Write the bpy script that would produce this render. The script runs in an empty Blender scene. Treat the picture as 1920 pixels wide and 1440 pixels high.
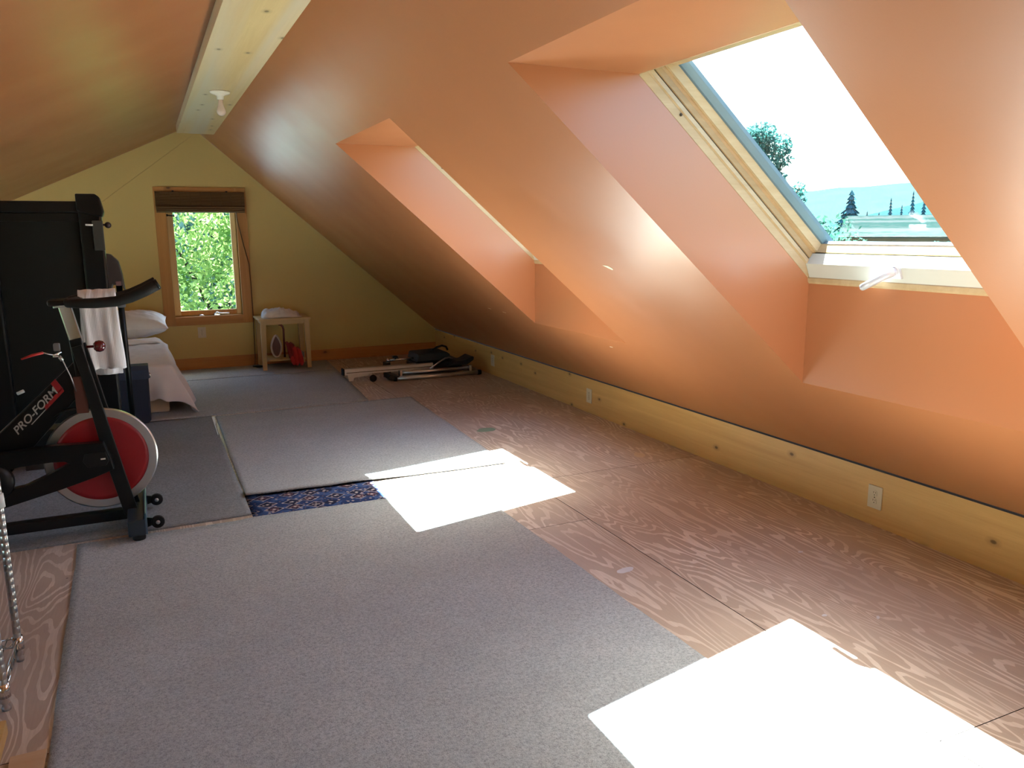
import bpy, bmesh, math, random
from mathutils import Vector, Matrix, noise
random.seed(7)
C = bpy.context.scene.collection
PI = math.pi
V = Vector

# ------------------------------------------------------------------ helpers
class MB:
    """collects shapes in one bmesh"""
    def __init__(self):
        self.bm = bmesh.new()
    def poly(self, pts, mi=0):
        f = self.bm.faces.new([self.bm.verts.new(p) for p in pts]); f.material_index = mi
        return self
    def box(self, lo, hi, bevel=0.0, rot=None, mi=0, piv=None):
        lo, hi = V(lo), V(hi); c = (lo + hi) / 2; s = hi - lo
        r = bmesh.ops.create_cube(self.bm, size=1)
        vs = r['verts']
        for v in vs: v.co = V((v.co.x * s.x, v.co.y * s.y, v.co.z * s.z)) + c
        if bevel:
            es = list({e for v in vs for e in v.link_edges})
            rb = bmesh.ops.bevel(self.bm, geom=es, offset=min(bevel, min(s) * .45), segments=2, affect='EDGES', profile=.6)
            vs = list({v for f in rb['faces'] for v in f.verts} | {v for v in vs if v.is_valid})
            vs = [v for v in vs if v.is_valid]
        if rot is not None:
            p = V(piv) if piv is not None else c
            bmesh.ops.rotate(self.bm, verts=vs, cent=p, matrix=rot)
        if mi:
            for f in {f for v in vs for f in v.link_faces}: f.material_index = mi
        return self
    def prism(self, outline, y0, y1, axes='xz', bevel=0.0):
        """a 2-D outline pulled through a thickness"""
        def P(a, b, t):
            return {'xz': (a, t, b), 'xy': (a, b, t), 'yz': (t, a, b)}[axes]
        n = len(outline)
        A = [self.bm.verts.new(P(a, b, y0)) for a, b in outline]
        B = [self.bm.verts.new(P(a, b, y1)) for a, b in outline]
        fs = [self.bm.faces.new(A), self.bm.faces.new(B[::-1])]
        for i in range(n):
            j = (i + 1) % n
            fs.append(self.bm.faces.new((A[j], A[i], B[i], B[j])))
        bmesh.ops.recalc_face_normals(self.bm, faces=fs)
        if bevel:
            es = {e for f in fs for e in f.edges}
            bmesh.ops.bevel(self.bm, geom=list(es), offset=bevel, segments=2, affect='EDGES', profile=.6)
        return self
    def tube(self, pts, r, n=14, caps=True):
        pts = [V(p) for p in pts]
        rad = r if isinstance(r, (list, tuple)) else [r] * len(pts)
        rings = []
        d0 = (pts[1] - pts[0]).normalized()
        up = V((0, 0, 1)) if abs(d0.z) < .9 else V((1, 0, 0))
        a = d0.cross(up).normalized()
        for i, p in enumerate(pts):
            if i == 0: d = pts[1] - pts[0]
            elif i == len(pts) - 1: d = pts[-1] - pts[-2]
            else: d = (pts[i + 1] - pts[i]).normalized() + (pts[i] - pts[i - 1]).normalized()
            d.normalize()
            a = (a - d * a.dot(d)).normalized(); b = d.cross(a)
            rings.append([self.bm.verts.new(p + (a * math.cos(2 * PI * k / n) + b * math.sin(2 * PI * k / n)) * rad[i]) for k in range(n)])
        fs = []
        for i in range(len(rings) - 1):
            for k in range(n):
                fs.append(self.bm.faces.new((rings[i][k], rings[i][(k + 1) % n], rings[i + 1][(k + 1) % n], rings[i + 1][k])))
        if caps:
            fs.append(self.bm.faces.new(rings[0][::-1])); fs.append(self.bm.faces.new(rings[-1]))
        for f in fs: f.smooth = True
        return self
    def lathe(self, prof, origin=(0, 0, 0), axis='z', n=32, smooth=True):
        """prof: (radius, height) list"""
        o = V(origin); rings = []
        def P(rr, h, t):
            c, s = rr * math.cos(t), rr * math.sin(t)
            return o + (V((c, s, h)) if axis == 'z' else V((c, h, s)) if axis == 'y' else V((h, c, s)))
        for rr, h in prof:
            if rr < 1e-6: rings.append([self.bm.verts.new(P(0, h, 0))])
            else: rings.append([self.bm.verts.new(P(rr, h, 2 * PI * k / n)) for k in range(n)])
        fs = []
        for A, B in zip(rings, rings[1:]):
            for k in range(n):
                j = (k + 1) % n
                if len(A) == 1 and len(B) == 1: continue
                if len(A) == 1: fs.append(self.bm.faces.new((A[0], B[j], B[k])))
                elif len(B) == 1: fs.append(self.bm.faces.new((A[k], A[j], B[0])))
                else: fs.append(self.bm.faces.new((A[k], A[j], B[j], B[k])))
        for f in fs: f.smooth = smooth
        bmesh.ops.recalc_face_normals(self.bm, faces=fs)
        return self
    def ball(self, c, r, scale=(1, 1, 1), u=20, v=12):
        res = bmesh.ops.create_uvsphere(self.bm, u_segments=u, v_segments=v, radius=r)
        for w in res['verts']:
            w.co = V((w.co.x * scale[0], w.co.y * scale[1], w.co.z * scale[2])) + V(c)
            for f in w.link_faces: f.smooth = True
        return self
    def grid(self, fn, nu, nv, thick=0.0, smooth=True):
        """fn(u,v)->point ; with thickness along the vertical"""
        P = [[self.bm.verts.new(fn(i / nu, j / nv)) for j in range(nv + 1)] for i in range(nu + 1)]
        for i in range(nu):
            for j in range(nv):
                f = self.bm.faces.new((P[i][j], P[i + 1][j], P[i + 1][j + 1], P[i][j + 1])); f.smooth = smooth
        return self
    def build(self, name, mats, parent=None, loc=None):
        me = bpy.data.meshes.new(name)
        bmesh.ops.remove_doubles(self.bm, verts=self.bm.verts, dist=1e-6)
        self.bm.to_mesh(me); self.bm.free()
        for m in (mats if isinstance(mats, (list, tuple)) else [mats]): me.materials.append(m)
        o = bpy.data.objects.new(name, me); C.objects.link(o)
        if parent is not None:
            o.parent = parent
            o.matrix_parent_inverse = Matrix.Translation(parent.location).inverted() if parent.type == 'EMPTY' else Matrix()
        if loc is not None: o.location = loc
        return o

def tag(o, label=None, cat=None, group=None, kind=None):
    if label: o['label'] = label
    if cat: o['category'] = cat
    if group: o['group'] = group
    if kind: o['kind'] = kind
    return o
def thing(name, label, cat, loc, group=None):
    o = bpy.data.objects.new(name, None); C.objects.link(o); o.location = loc; o.empty_display_size = .1
    return tag(o, label, cat, group)
def struct(name, loc=(0, 0, 0), label=None, cat=None):
    o = bpy.data.objects.new(name, None); C.objects.link(o); o.location = loc; o.empty_display_size = .1
    return tag(o, label, cat, kind='structure')
def solidify(o, t, off=-1):
    m = o.modifiers.new('thickness', 'SOLIDIFY'); m.thickness = t; m.offset = off; return o
def subsurf(o, n=1):
    m = o.modifiers.new('smooth', 'SUBSURF'); m.levels = n; m.render_levels = n; return o
def fbm(p, s, o=3): return noise.fractal(V(p) * s, 1.0, 2.0, o)

# ------------------------------------------------------------------ materials
class NT:
    def __init__(self, name):
        self.m = bpy.data.materials.new(name); self.m.use_nodes = True
        self.t = self.m.node_tree; self.t.nodes.clear()
        self.out = self.n('ShaderNodeOutputMaterial')
        self.b = self.n('ShaderNodeBsdfPrincipled'); self.l(self.b.outputs[0], self.out.inputs[0])
        self.tc = self.n('ShaderNodeTexCoord')
    def n(self, t, **k):
        x = self.t.nodes.new(t)
        for a, b in k.items(): setattr(x, a, b)
        return x
    def l(self, a, b): self.t.links.new(a, b)
    def math(self, op, a, b=None, c=None):
        x = self.n('ShaderNodeMath', operation=op)
        for i, v in enumerate((a, b, c)):
            if v is None: continue
            if isinstance(v, (int, float)): x.inputs[i].default_value = v
            else: self.l(v, x.inputs[i])
        return x.outputs[0]
    def map(self, src, scale=(1, 1, 1), loc=(0, 0, 0), rot=(0, 0, 0)):
        x = self.n('ShaderNodeMapping'); self.l(src, x.inputs[0])
        x.inputs['Scale'].default_value = scale; x.inputs['Location'].default_value = loc; x.inputs['Rotation'].default_value = rot
        return x.outputs[0]
    def noise(self, src, scale, detail=3, rough=.5, dist=0):
        x = self.n('ShaderNodeTexNoise'); self.l(src, x.inputs['Vector'])
        x.inputs['Scale'].default_value = scale; x.inputs['Detail'].default_value = detail
        x.inputs['Roughness'].default_value = rough; x.inputs['Distortion'].default_value = dist
        return x.outputs[0]
    def ramp(self, fac, stops):
        x = self.n('ShaderNodeValToRGB'); self.l(fac, x.inputs[0])
        e = x.color_ramp.elements
        while len(e) < len(stops): e.new(.5)
        for i, (p, c) in enumerate(stops):
            e[i].position = p; e[i].color = (c, c, c, 1) if isinstance(c, (int, float)) else (*c, 1)
        return x.outputs[0]
    def mix(self, fac, a, b, mode='MIX'):
        x = self.n('ShaderNodeMix', data_type='RGBA', blend_type=mode)
        for i, v in ((0, fac), (6, a), (7, b)):
            if isinstance(v, (int, float)): x.inputs[i].default_value = v
            elif isinstance(v, (tuple, list)): x.inputs[i].default_value = (*v[:3], 1)
            else: self.l(v, x.inputs[i])
        return x.outputs[2]
    def bump(self, h, strength=.3, dist=.01):
        x = self.n('ShaderNodeBump'); self.l(h, x.inputs['Height'])
        x.inputs['Strength'].default_value = strength; x.inputs['Distance'].default_value = dist
        self.l(x.outputs[0], self.b.inputs['Normal'])
    def set(self, **k):
        for a, b in k.items():
            i = self.b.inputs[a.replace('_', ' ')]
            if isinstance(b, (int, float)): i.default_value = b
            elif isinstance(b, (tuple, list)): i.default_value = (*b[:3], 1)
            else: self.l(b, i)
        return self

def simple(name, col, rough=.5, metal=0.0, var=.12, scale=12, bump=0.0, bscale=60, spec=None, coat=0):
    t = NT(name); o = t.tc.outputs['Object']
    f = t.noise(o, scale, 3)
    c2 = tuple(max(0, c * (1 - var)) for c in col); c1 = tuple(min(1, c * (1 + var)) for c in col)
    t.set(Base_Color=t.mix(f, c2, c1), Roughness=rough, Metallic=metal)
    if spec is not None: t.set(Specular_IOR_Level=spec)
    if coat: t.set(Coat_Weight=coat, Coat_Roughness=.15)
    if bump: t.bump(t.noise(o, bscale, 3), bump, .004)
    return t.m

def paint(name, col, rough, spec=.5):
    t = NT(name); o = t.tc.outputs['Object']
    f = t.noise(o, 1.3, 3)
    t.set(Base_Color=t.mix(f, tuple(c * .96 for c in col), tuple(min(1, c * 1.04) for c in col)),
          Roughness=t.ramp(t.noise(o, 2.2, 3), [(.3, rough - .03), (.7, rough + .04)]), Specular_IOR_Level=spec)
    t.bump(t.noise(o, 130, 2), .06, .002)
    return t.m

def pine(name, base, dark, axis='y', knots=True, rough=.45, kscale=3.3, grain=1.0, sheen_streak=None, plane=None):
    """board with grain along an axis, and a few brown knots"""
    t = NT(name); o = t.tc.outputs['Object']
    sc = {'x': (.35, 9, 9), 'y': (9, .35, 9), 'z': (9, 9, .35)}[axis]
    g = t.noise(t.map(o, sc), 2.0, 4, .55, .6)
    fine = t.noise(t.map(o, tuple(s * 6 for s in sc)), 3.0, 3, .6)
    col = t.mix(t.ramp(g, [(.3, 0.0), (.72, .75 * grain)]), base, dark)
    col = t.mix(t.ramp(fine, [(.45, 0.0), (.8, .35)]), col, dark)
    if sheen_streak:
        s2 = t.noise(t.map(o, tuple(s * .5 for s in sc)), 1.2, 3, .5, .4)
        col = t.mix(t.ramp(s2, [(.42, 0.0), (.66, .85)]), col, sheen_streak)  # pale sheen painted into the wood colour
    if knots:
        v = t.n('ShaderNodeTexVoronoi', voronoi_dimensions='2D'); v.inputs['Scale'].default_value = kscale
        sx = t.n('ShaderNodeSeparateXYZ'); t.l(o, sx.inputs[0]); cx = t.n('ShaderNodeCombineXYZ')
        pa, pb = plane or {'x': 'XZ', 'y': 'YX', 'z': 'ZX'}[axis]
        t.l(t.math('MULTIPLY', sx.outputs[pa], .6), cx.inputs[0]); t.l(t.math('ADD', sx.outputs[pb], .37), cx.inputs[1])
        t.l(cx.outputs[0], v.inputs['Vector'])
        sp = t.n('ShaderNodeSeparateColor'); t.l(v.outputs['Color'], sp.inputs[0])
        pick = t.math('GREATER_THAN', sp.outputs[0], .45)
        kn = t.ramp(v.outputs['Distance'], [(.0, 1.0), (.028, .95), (.05, .30), (.12, 0.0)])
        col = t.mix(t.math('MULTIPLY', kn, pick), col, tuple(c * .28 for c in dark))
    t.set(Base_Color=col, Roughness=rough)
    t.bump(fine, .05, .002)
    return t.m

def plywood():
    t = NT('plywood'); u = t.tc.outputs['UV']
    # warped growth-ring contours: level lines of a slow field
    a = t.noise(t.map(u, (4.0, .58, 1)), 1.15, 2, .45, .3)
    b = t.noise(t.map(u, (9, 2.2, 1)), 1.9, 2, .5)
    field = t.math('ADD', t.math('MULTIPLY', a, 1.0), t.math('ADD', t.math('MULTIPLY', b, .05), t.math('MULTIPLY', t.noise(t.map(u, (34, 9, 1)), 1.6, 1, .5), .0085)))
    rings = t.math('SINE', t.math('MULTIPLY', field, 150.0))
    lines = t.ramp(rings, [(.45, 0.0), (.60, 1.0)])
    broad = t.ramp(t.noise(t.map(u, (2.2, .9, 1)), 1.3, 2), [(.35, .25), (.65, .9)])
    fine = t.noise(t.map(u, (60, 4, 1)), 2.4, 3, .6)
    col = t.mix(t.math('MULTIPLY', lines, broad), PLY_DARK, PLY_LIGHT)
    col = t.mix(t.ramp(fine, [(.4, 0.0), (.75, .4)]), col, tuple(c * .78 for c in PLY_DARK))
    pale = t.noise(t.map(u, (1.1, .8, 1)), 2.1, 3)
    col = t.mix(t.ramp(pale, [(.5, 0.0), (.72, .38)]), col, (.60, .52, .43))
    spots = t.n('ShaderNodeTexVoronoi'); spots.inputs['Scale'].default_value = 5.5; t.l(u, spots.inputs['Vector'])
    sp = t.n('ShaderNodeSeparateColor'); t.l(spots.outputs['Color'], sp.inputs[0])
    sm = t.math('MULTIPLY', t.ramp(spots.outputs['Distance'], [(.02, 1.0), (.04, 0.0)]), t.math('GREATER_THAN', sp.outputs[1], .7))
    col = t.mix(sm, col, (.07, .045, .035))
    t.set(Base_Color=col, Roughness=t.ramp(pale, [(.3, .42), (.7, .6)]), Specular_IOR_Level=.4)
    t.bump(t.math('ADD', lines, fine), .07, .002)
    return t.m

def carpet(name, col):
    t = NT(name); o = t.tc.outputs['Object']
    f1 = t.noise(o, 230, 2, .7); f2 = t.noise(o, 90, 3, .7); f3 = t.noise(o, 3, 3)
    c = t.mix(t.ramp(f2, [(.32, 0.0), (.68, 1.0)]), tuple(x * .62 for x in col), tuple(x * 1.3 for x in col))
    c = t.mix(t.ramp(f1, [(.4, 0.0), (.62, .55)]), c, tuple(x * 1.5 for x in col))
    c = t.mix(t.ramp(f3, [(.35, 0.0), (.75, .25)]), c, tuple(x * .7 for x in col))
    t.set(Base_Color=c, Roughness=.95, Specular_IOR_Level=.1)
    t.bump(t.math('ADD', f1, f2), .55, .006)
    return t.m

def oriental():
    t = NT('patterned_rug'); o = t.tc.outputs['Object']
    def cells(scale, rnd, sq):
        v = t.n('ShaderNodeTexVoronoi', distance='MANHATTAN', voronoi_dimensions='2D'); v.inputs['Scale'].default_value = scale; v.inputs['Randomness'].default_value = rnd
        t.l(t.map(o, (1, sq, 1)), v.inputs['Vector'])
        sp = t.n('ShaderNodeSeparateColor'); t.l(v.outputs['Color'], sp.inputs[0]); return v.outputs['Distance'], sp.outputs
    d, k = cells(8.5, .45, 1.1); e, q = cells(30, .8, .8)
    band = lambda x, a, b_: t.math('MULTIPLY', t.math('GREATER_THAN', x, a), t.math('LESS_THAN', x, b_))
    c = t.mix(t.math('GREATER_THAN', q[0], .62), (.020, .040, .12), (.040, .080, .20))
    c = t.mix(band(e, .0, .20), c, (.13, .10, .13))
    c = t.mix(t.math('MULTIPLY', band(e, .12, .26), t.math('GREATER_THAN', q[1], .70)), c, (.42, .37, .36))
    c = t.mix(band(d, .0, .42), c, (.014, .018, .045))                      # medallions
    c = t.mix(t.math('MULTIPLY', band(d, .0, .42), band(e, .0, .27)), c, (.26, .21, .22))
    c = t.mix(band(d, .0, .10), c, (.45, .40, .38))
    c = t.mix(t.math('MULTIPLY', band(d, .42, .47), t.math('GREATER_THAN', k[0], .3)), c, (.40, .36, .38))
    c = t.mix(t.math('MULTIPLY', band(d, .16, .22), t.math('GREATER_THAN', k[1], .4)), c, (.20, .08, .09))
    t.set(Base_Color=c, Roughness=.95, Specular_IOR_Level=.1)
    t.bump(t.noise(o, 300, 2), .4, .003)
    return t.m

def glass(name, tint, refl=.02):
    t = NT(name); t.t.nodes.remove(t.b)
    tr = t.n('ShaderNodeBsdfTransparent'); tr.inputs[0].default_value = (*tint, 1)
    gl = t.n('ShaderNodeBsdfGlossy'); gl.inputs['Roughness'].default_value = .01
    fr = t.n('ShaderNodeLayerWeight'); fr.inputs[0].default_value = .15
    mx = t.n('ShaderNodeMixShader'); t.l(t.math('MULTIPLY', fr.outputs['Fresnel'], refl * 4), mx.inputs[0])
    t.l(tr.outputs[0], mx.inputs[1]); t.l(gl.outputs[0], mx.inputs[2]); t.l(mx.outputs[0], t.out.inputs[0])
    return t.m

def leafmat(name, col, col2):
    t = NT(name); o = t.tc.outputs['Object']
    c = t.mix(t.ramp(t.noise(o, 2.6, 4), [(.38, 0.0), (.62, 1.0)]), col, col2)
    t.set(Base_Color=c, Roughness=.7, Specular_IOR_Level=0)
    tl = t.n('ShaderNodeBsdfTranslucent'); t.l(c, tl.inputs[0])
    mx = t.n('ShaderNodeMixShader'); mx.inputs[0].default_value = .45
    t.l(t.b.outputs[0], mx.inputs[1]); t.l(tl.outputs[0], mx.inputs[2]); t.l(mx.outputs[0], t.out.inputs[0])
    return t.m

def towel_mat(name, col):
    t = NT(name); o = t.tc.outputs['Object']
    w = t.n('ShaderNodeTexWave'); w.inputs['Scale'].default_value = 45; w.inputs['Distortion'].default_value = 1.5; t.l(o, w.inputs[0])
    t.set(Base_Color=t.mix(w.outputs[1], tuple(c * .90 for c in col), col), Roughness=.95, Specular_IOR_Level=.1)
    t.bump(t.math('ADD', w.outputs[1], t.noise(o, 250, 2)), .22, .003)
    return t.m

PLY_DARK, PLY_LIGHT = (.41, .325, .26), (.68, .60, .515)
ORANGE = paint('orange_paint', (.385, .143, .056), .31, .75)
YELLOW = paint('yellow_paint', (.62, .46, .16), .5, .45)
PLY = plywood()
DARKGAP = simple('dark_gap', (.02, .015, .012), .9)
PINE_Y = pine('pine_board', (.68, .41, .135), (.52, .28, .075), 'y', plane='YZ', kscale=4.6)
PINE_BEAM = pine('pine_beam', (.66, .50, .25), (.52, .36, .16), 'y', kscale=4.2, sheen_streak=(.56, .50, .40))
PINE_TRIM_X = pine('pine_trim', (.58, .27, .07), (.40, .15, .03), 'x')
PINE_TRIM_Z = pine('pine_casing', (.58, .28, .075), (.40, .16, .035), 'z')
PINE_SKY = pine('pine_window', (.47, .35, .20), (.36, .24, .11), 'x', knots=False, rough=.4)
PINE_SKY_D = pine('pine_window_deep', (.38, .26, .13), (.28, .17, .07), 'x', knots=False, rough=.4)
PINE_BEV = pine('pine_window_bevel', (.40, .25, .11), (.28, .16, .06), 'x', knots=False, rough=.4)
BIRCH = pine('birch_table', (.62, .45, .22), (.50, .33, .14), 'x', knots=False)
CARP = carpet('grey_carpet', (.35, .375, .382))
CARP_SHADE = carpet('shaded_grey_carpet', (.21, .225, .235))  # the same grey carpet with deeper shade put into its colour
RUG = oriental()
BLACK = simple('black_steel', (.006, .0065, .007), .36, 0, .15, spec=.35)
BLACKG = simple('black_gloss', (.005, .0055, .006), .3, 0, .1, spec=.3)
RUBBER = simple('black_rubber', (.010, .010, .010), .7, 0, .2, bump=.15, spec=.3)
DECKB = simple('black_deck', (.0065, .0075, .0065), .6, 0, .25, scale=3, spec=.25)
GREYP = simple('grey_plastic', (.16, .16, .17), .5)
CHROME = simple('chrome', (.75, .75, .74), .16, 1.0, .05)
STEEL = simple('brushed_steel', (.60, .60, .60), .3, 1.0, .08)
ALU = simple('aluminium', (.62, .60, .57), .36, .9, .08)
RED = simple('red_paint', (.30, .012, .018), .35, 0, .1)
REDB = simple('bright_red', (.55, .03, .03), .45, 0, .1)
WHITE = simple('white_plastic', (.74, .74, .70), .35, 0, .04)
IVORY = simple('ivory_plastic', (.62, .53, .36), .4, 0, .04)
SLOT = simple('dark_slot', (.05, .035, .02), .7)
SHEET = simple('white_cotton', (.74, .70, .69), .9, 0, .06, bump=.15, bscale=220, spec=.1)
PILLOWM = simple('pillow_cotton', (.78, .76, .77), .9, 0, .06, bump=.15, bscale=220, spec=.1)
BEIGE = simple('beige_ticking', (.60, .50, .38), .9, 0, .06, spec=.1)
TOWEL = towel_mat('terry_towel', (.78, .77, .80))
NAVY = simple('navy_fabric', (.013, .017, .034), .75, 0, .2, bump=.2, bscale=200)
BAMBOO = pine('bamboo_shade', (.16, .085, .03), (.07, .035, .012), 'x', knots=False, rough=.5)
CORDM = simple('brown_cord', (.10, .06, .025), .8)
SPACER = simple('grey_spacer', (.10, .14, .17), .4, 0, .05)
COVER = simple('cream_cover', (.50, .50, .44), .38, 0, .04)
SILV = simple('silver_handle', (.62, .63, .66), .3, .25, .04)
PORC = simple('porcelain', (.72, .68, .56), .18, 0, .03)
BULBM = simple('frosted_bulb', (.70, .57, .47), .16, 0, .04, coat=.4)
GLASS_S = glass('skylight_glass', (.94, 1.0, .985))
GLASS_W = glass('window_glass', (.93, 1.0, .97))
DIRT = simple('paint_chip', (.80, .72, .55), .8)
PATCHG = simple('green_patch', (.20, .28, .19), .8)
LINT = simple('white_lint', (.55, .55, .57), .9)

# ------------------------------------------------------------------ room numbers (metres)
XR, KN, YF, M = 3.191, .292, 9.205, .866          # right knee board, its height, far gable, roof pitch
ZT, ZB, VO = 2.022, .779, .466                    # skylight wells: top, bottom, vertical depth
A0, A1, B0, B1 = 1.404, 2.610, 4.055, 5.297       # near and far skylight well, along the room
XL, YB = -2.7, -2.6                               # left knee wall, wall behind
def SX(z): return XR - (z - KN) / M               # right slope
def LZ(x): return 2.303 + .462 * x                # left slope
ang = math.atan(M); ca, sa = math.cos(ang), math.sin(ang)
XRG = .566; ZRG = LZ(XRG)
XBL, XBR, ZBM, YBE = .398, .735, 2.414, 8.555     # ridge beam

# ---- floor
fl = MB(); uvl = fl.bm.loops.layers.uv.new('UVMap')
cols = [(1.967, XR), (.745, 1.963), (-.95, .741), (-1.797, -.954), (XL, -1.801)]
seams = [[YB, -1.1, 1.343, 4.038, 6.48, 8.9, YF], [YB, .9, 3.34, 5.78, 8.2, YF], [YB, -.05, 2.39, 4.83, 7.27, YF],
         [YB, 1.3, 3.8, 6.2, 8.7, YF], [YB, .4, 2.9, 5.3, 7.7, YF]]
for ci, (xa, xb) in enumerate(cols):
    ss = seams[ci]
    for k in range(len(ss) - 1):
        ya, yb = ss[k] + .0015, ss[k + 1] - .0015
        off = V((random.uniform(0, 40), random.uniform(0, 40)))
        vs = [fl.bm.verts.new(p) for p in ((xa, ya, 0), (xb, ya, 0), (xb, yb, 0), (xa, yb, 0))]
        f = fl.bm.faces.new(vs)
        for lp in f.loops: lp[uvl].uv = (lp.vert.co.x + off.x, lp.vert.co.y + off.y)
        for a, b in ((0, 1), (1, 2), (2, 3), (3, 0)):
            pa, pb = vs[a].co, vs[b].co
            fl.poly([pa, pb, pb - V((0, 0, .012)), pa - V((0, 0, .012))], 1)
fl.poly([(XL - .1, YB - .1, -.012), (XR + .1, YB - .1, -.012), (XR + .1, YF + .1, -.012), (XL - .1, YF + .1, -.012)], 1)
floor = fl.build('floor', [PLY, DARKGAP]); tag(floor, kind='structure')
# marks on the plywood
def blob(name, x, y, rx, ry, m, rot=0, z=.0006):
    b = MB(); pts = []
    for k in range(22):
        t = 2 * PI * k / 22; r = 1 + .22 * noise.noise(V((math.cos(t) * 1.7 + x, math.sin(t) * 1.7 + y, 0)))
        px, py = rx * r * math.cos(t), ry * r * math.sin(t)
        pts.append((x + px * math.cos(rot) - py * math.sin(rot), y + px * math.sin(rot) + py * math.cos(rot)))
    b.prism(pts, 0, z, 'xy'); return b.build(name, m, floor)
blob('white_spill', 1.79, 2.73, .045, .022, LINT, .2)
blob('green_patch', 2.22, 5.30, .075, .06, PATCHG, .2)
blob('plywood_plug', 2.86, 4.22, .06, .035, pine('plug_wood', (.55, .44, .30), (.45, .34, .22), 'y', knots=False), 1.2)
blob('white_spill', 2.42, 1.95, .014, .006, LINT, .7); blob('white_spill', 2.25, 2.05, .012, .008, LINT, .1)
blob('white_spill', 2.62, 2.55, .014, .009, LINT, .1)

# ---- right slope with two wells
cr = MB()
ys = [YB, A0, A1, B0, B1, YF]; zs = [KN, ZB, ZT, ZRG]
for i in range(5):
    for j in range(3):
        if j == 1 and i in (1, 3): continue
        cr.poly([(SX(zs[j]), ys[i], zs[j]), (SX(zs[j]), ys[i + 1], zs[j]), (SX(zs[j + 1]), ys[i + 1], zs[j + 1]), (SX(zs[j + 1]), ys[i], zs[j + 1])])
ceil_r = cr.build('ceiling_right', ORANGE); tag(ceil_r, kind='structure')
cl = MB()
cl.poly([(XL, YB, LZ(XL)), (XL, YF, LZ(XL)), (XRG, YF, ZRG), (XRG, YB, ZRG)])
tag(cl.build('ceiling_left', ORANGE), kind='structure')
UO = VO / M
def well(name, y0, y1):
    w = MB()
    xt, xb = SX(ZT), SX(ZB)
    far = [(xt, y1, ZT), (xb, y1, ZB), (xb, y1, ZB + VO), (xt + UO, y1, ZT)]
    near = [(x, y0, z) for x, _, z in far]
    w.poly(far); w.poly(near[::-1])
    w.poly([near[0], near[3], far[3], far[0]]); w.poly([near[1], far[1], far[2], near[2]])
    return tag(w.build(name, ORANGE), kind='structure')
well('trim_1', A0, A1); well('trim_2', B0, B1)

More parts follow.
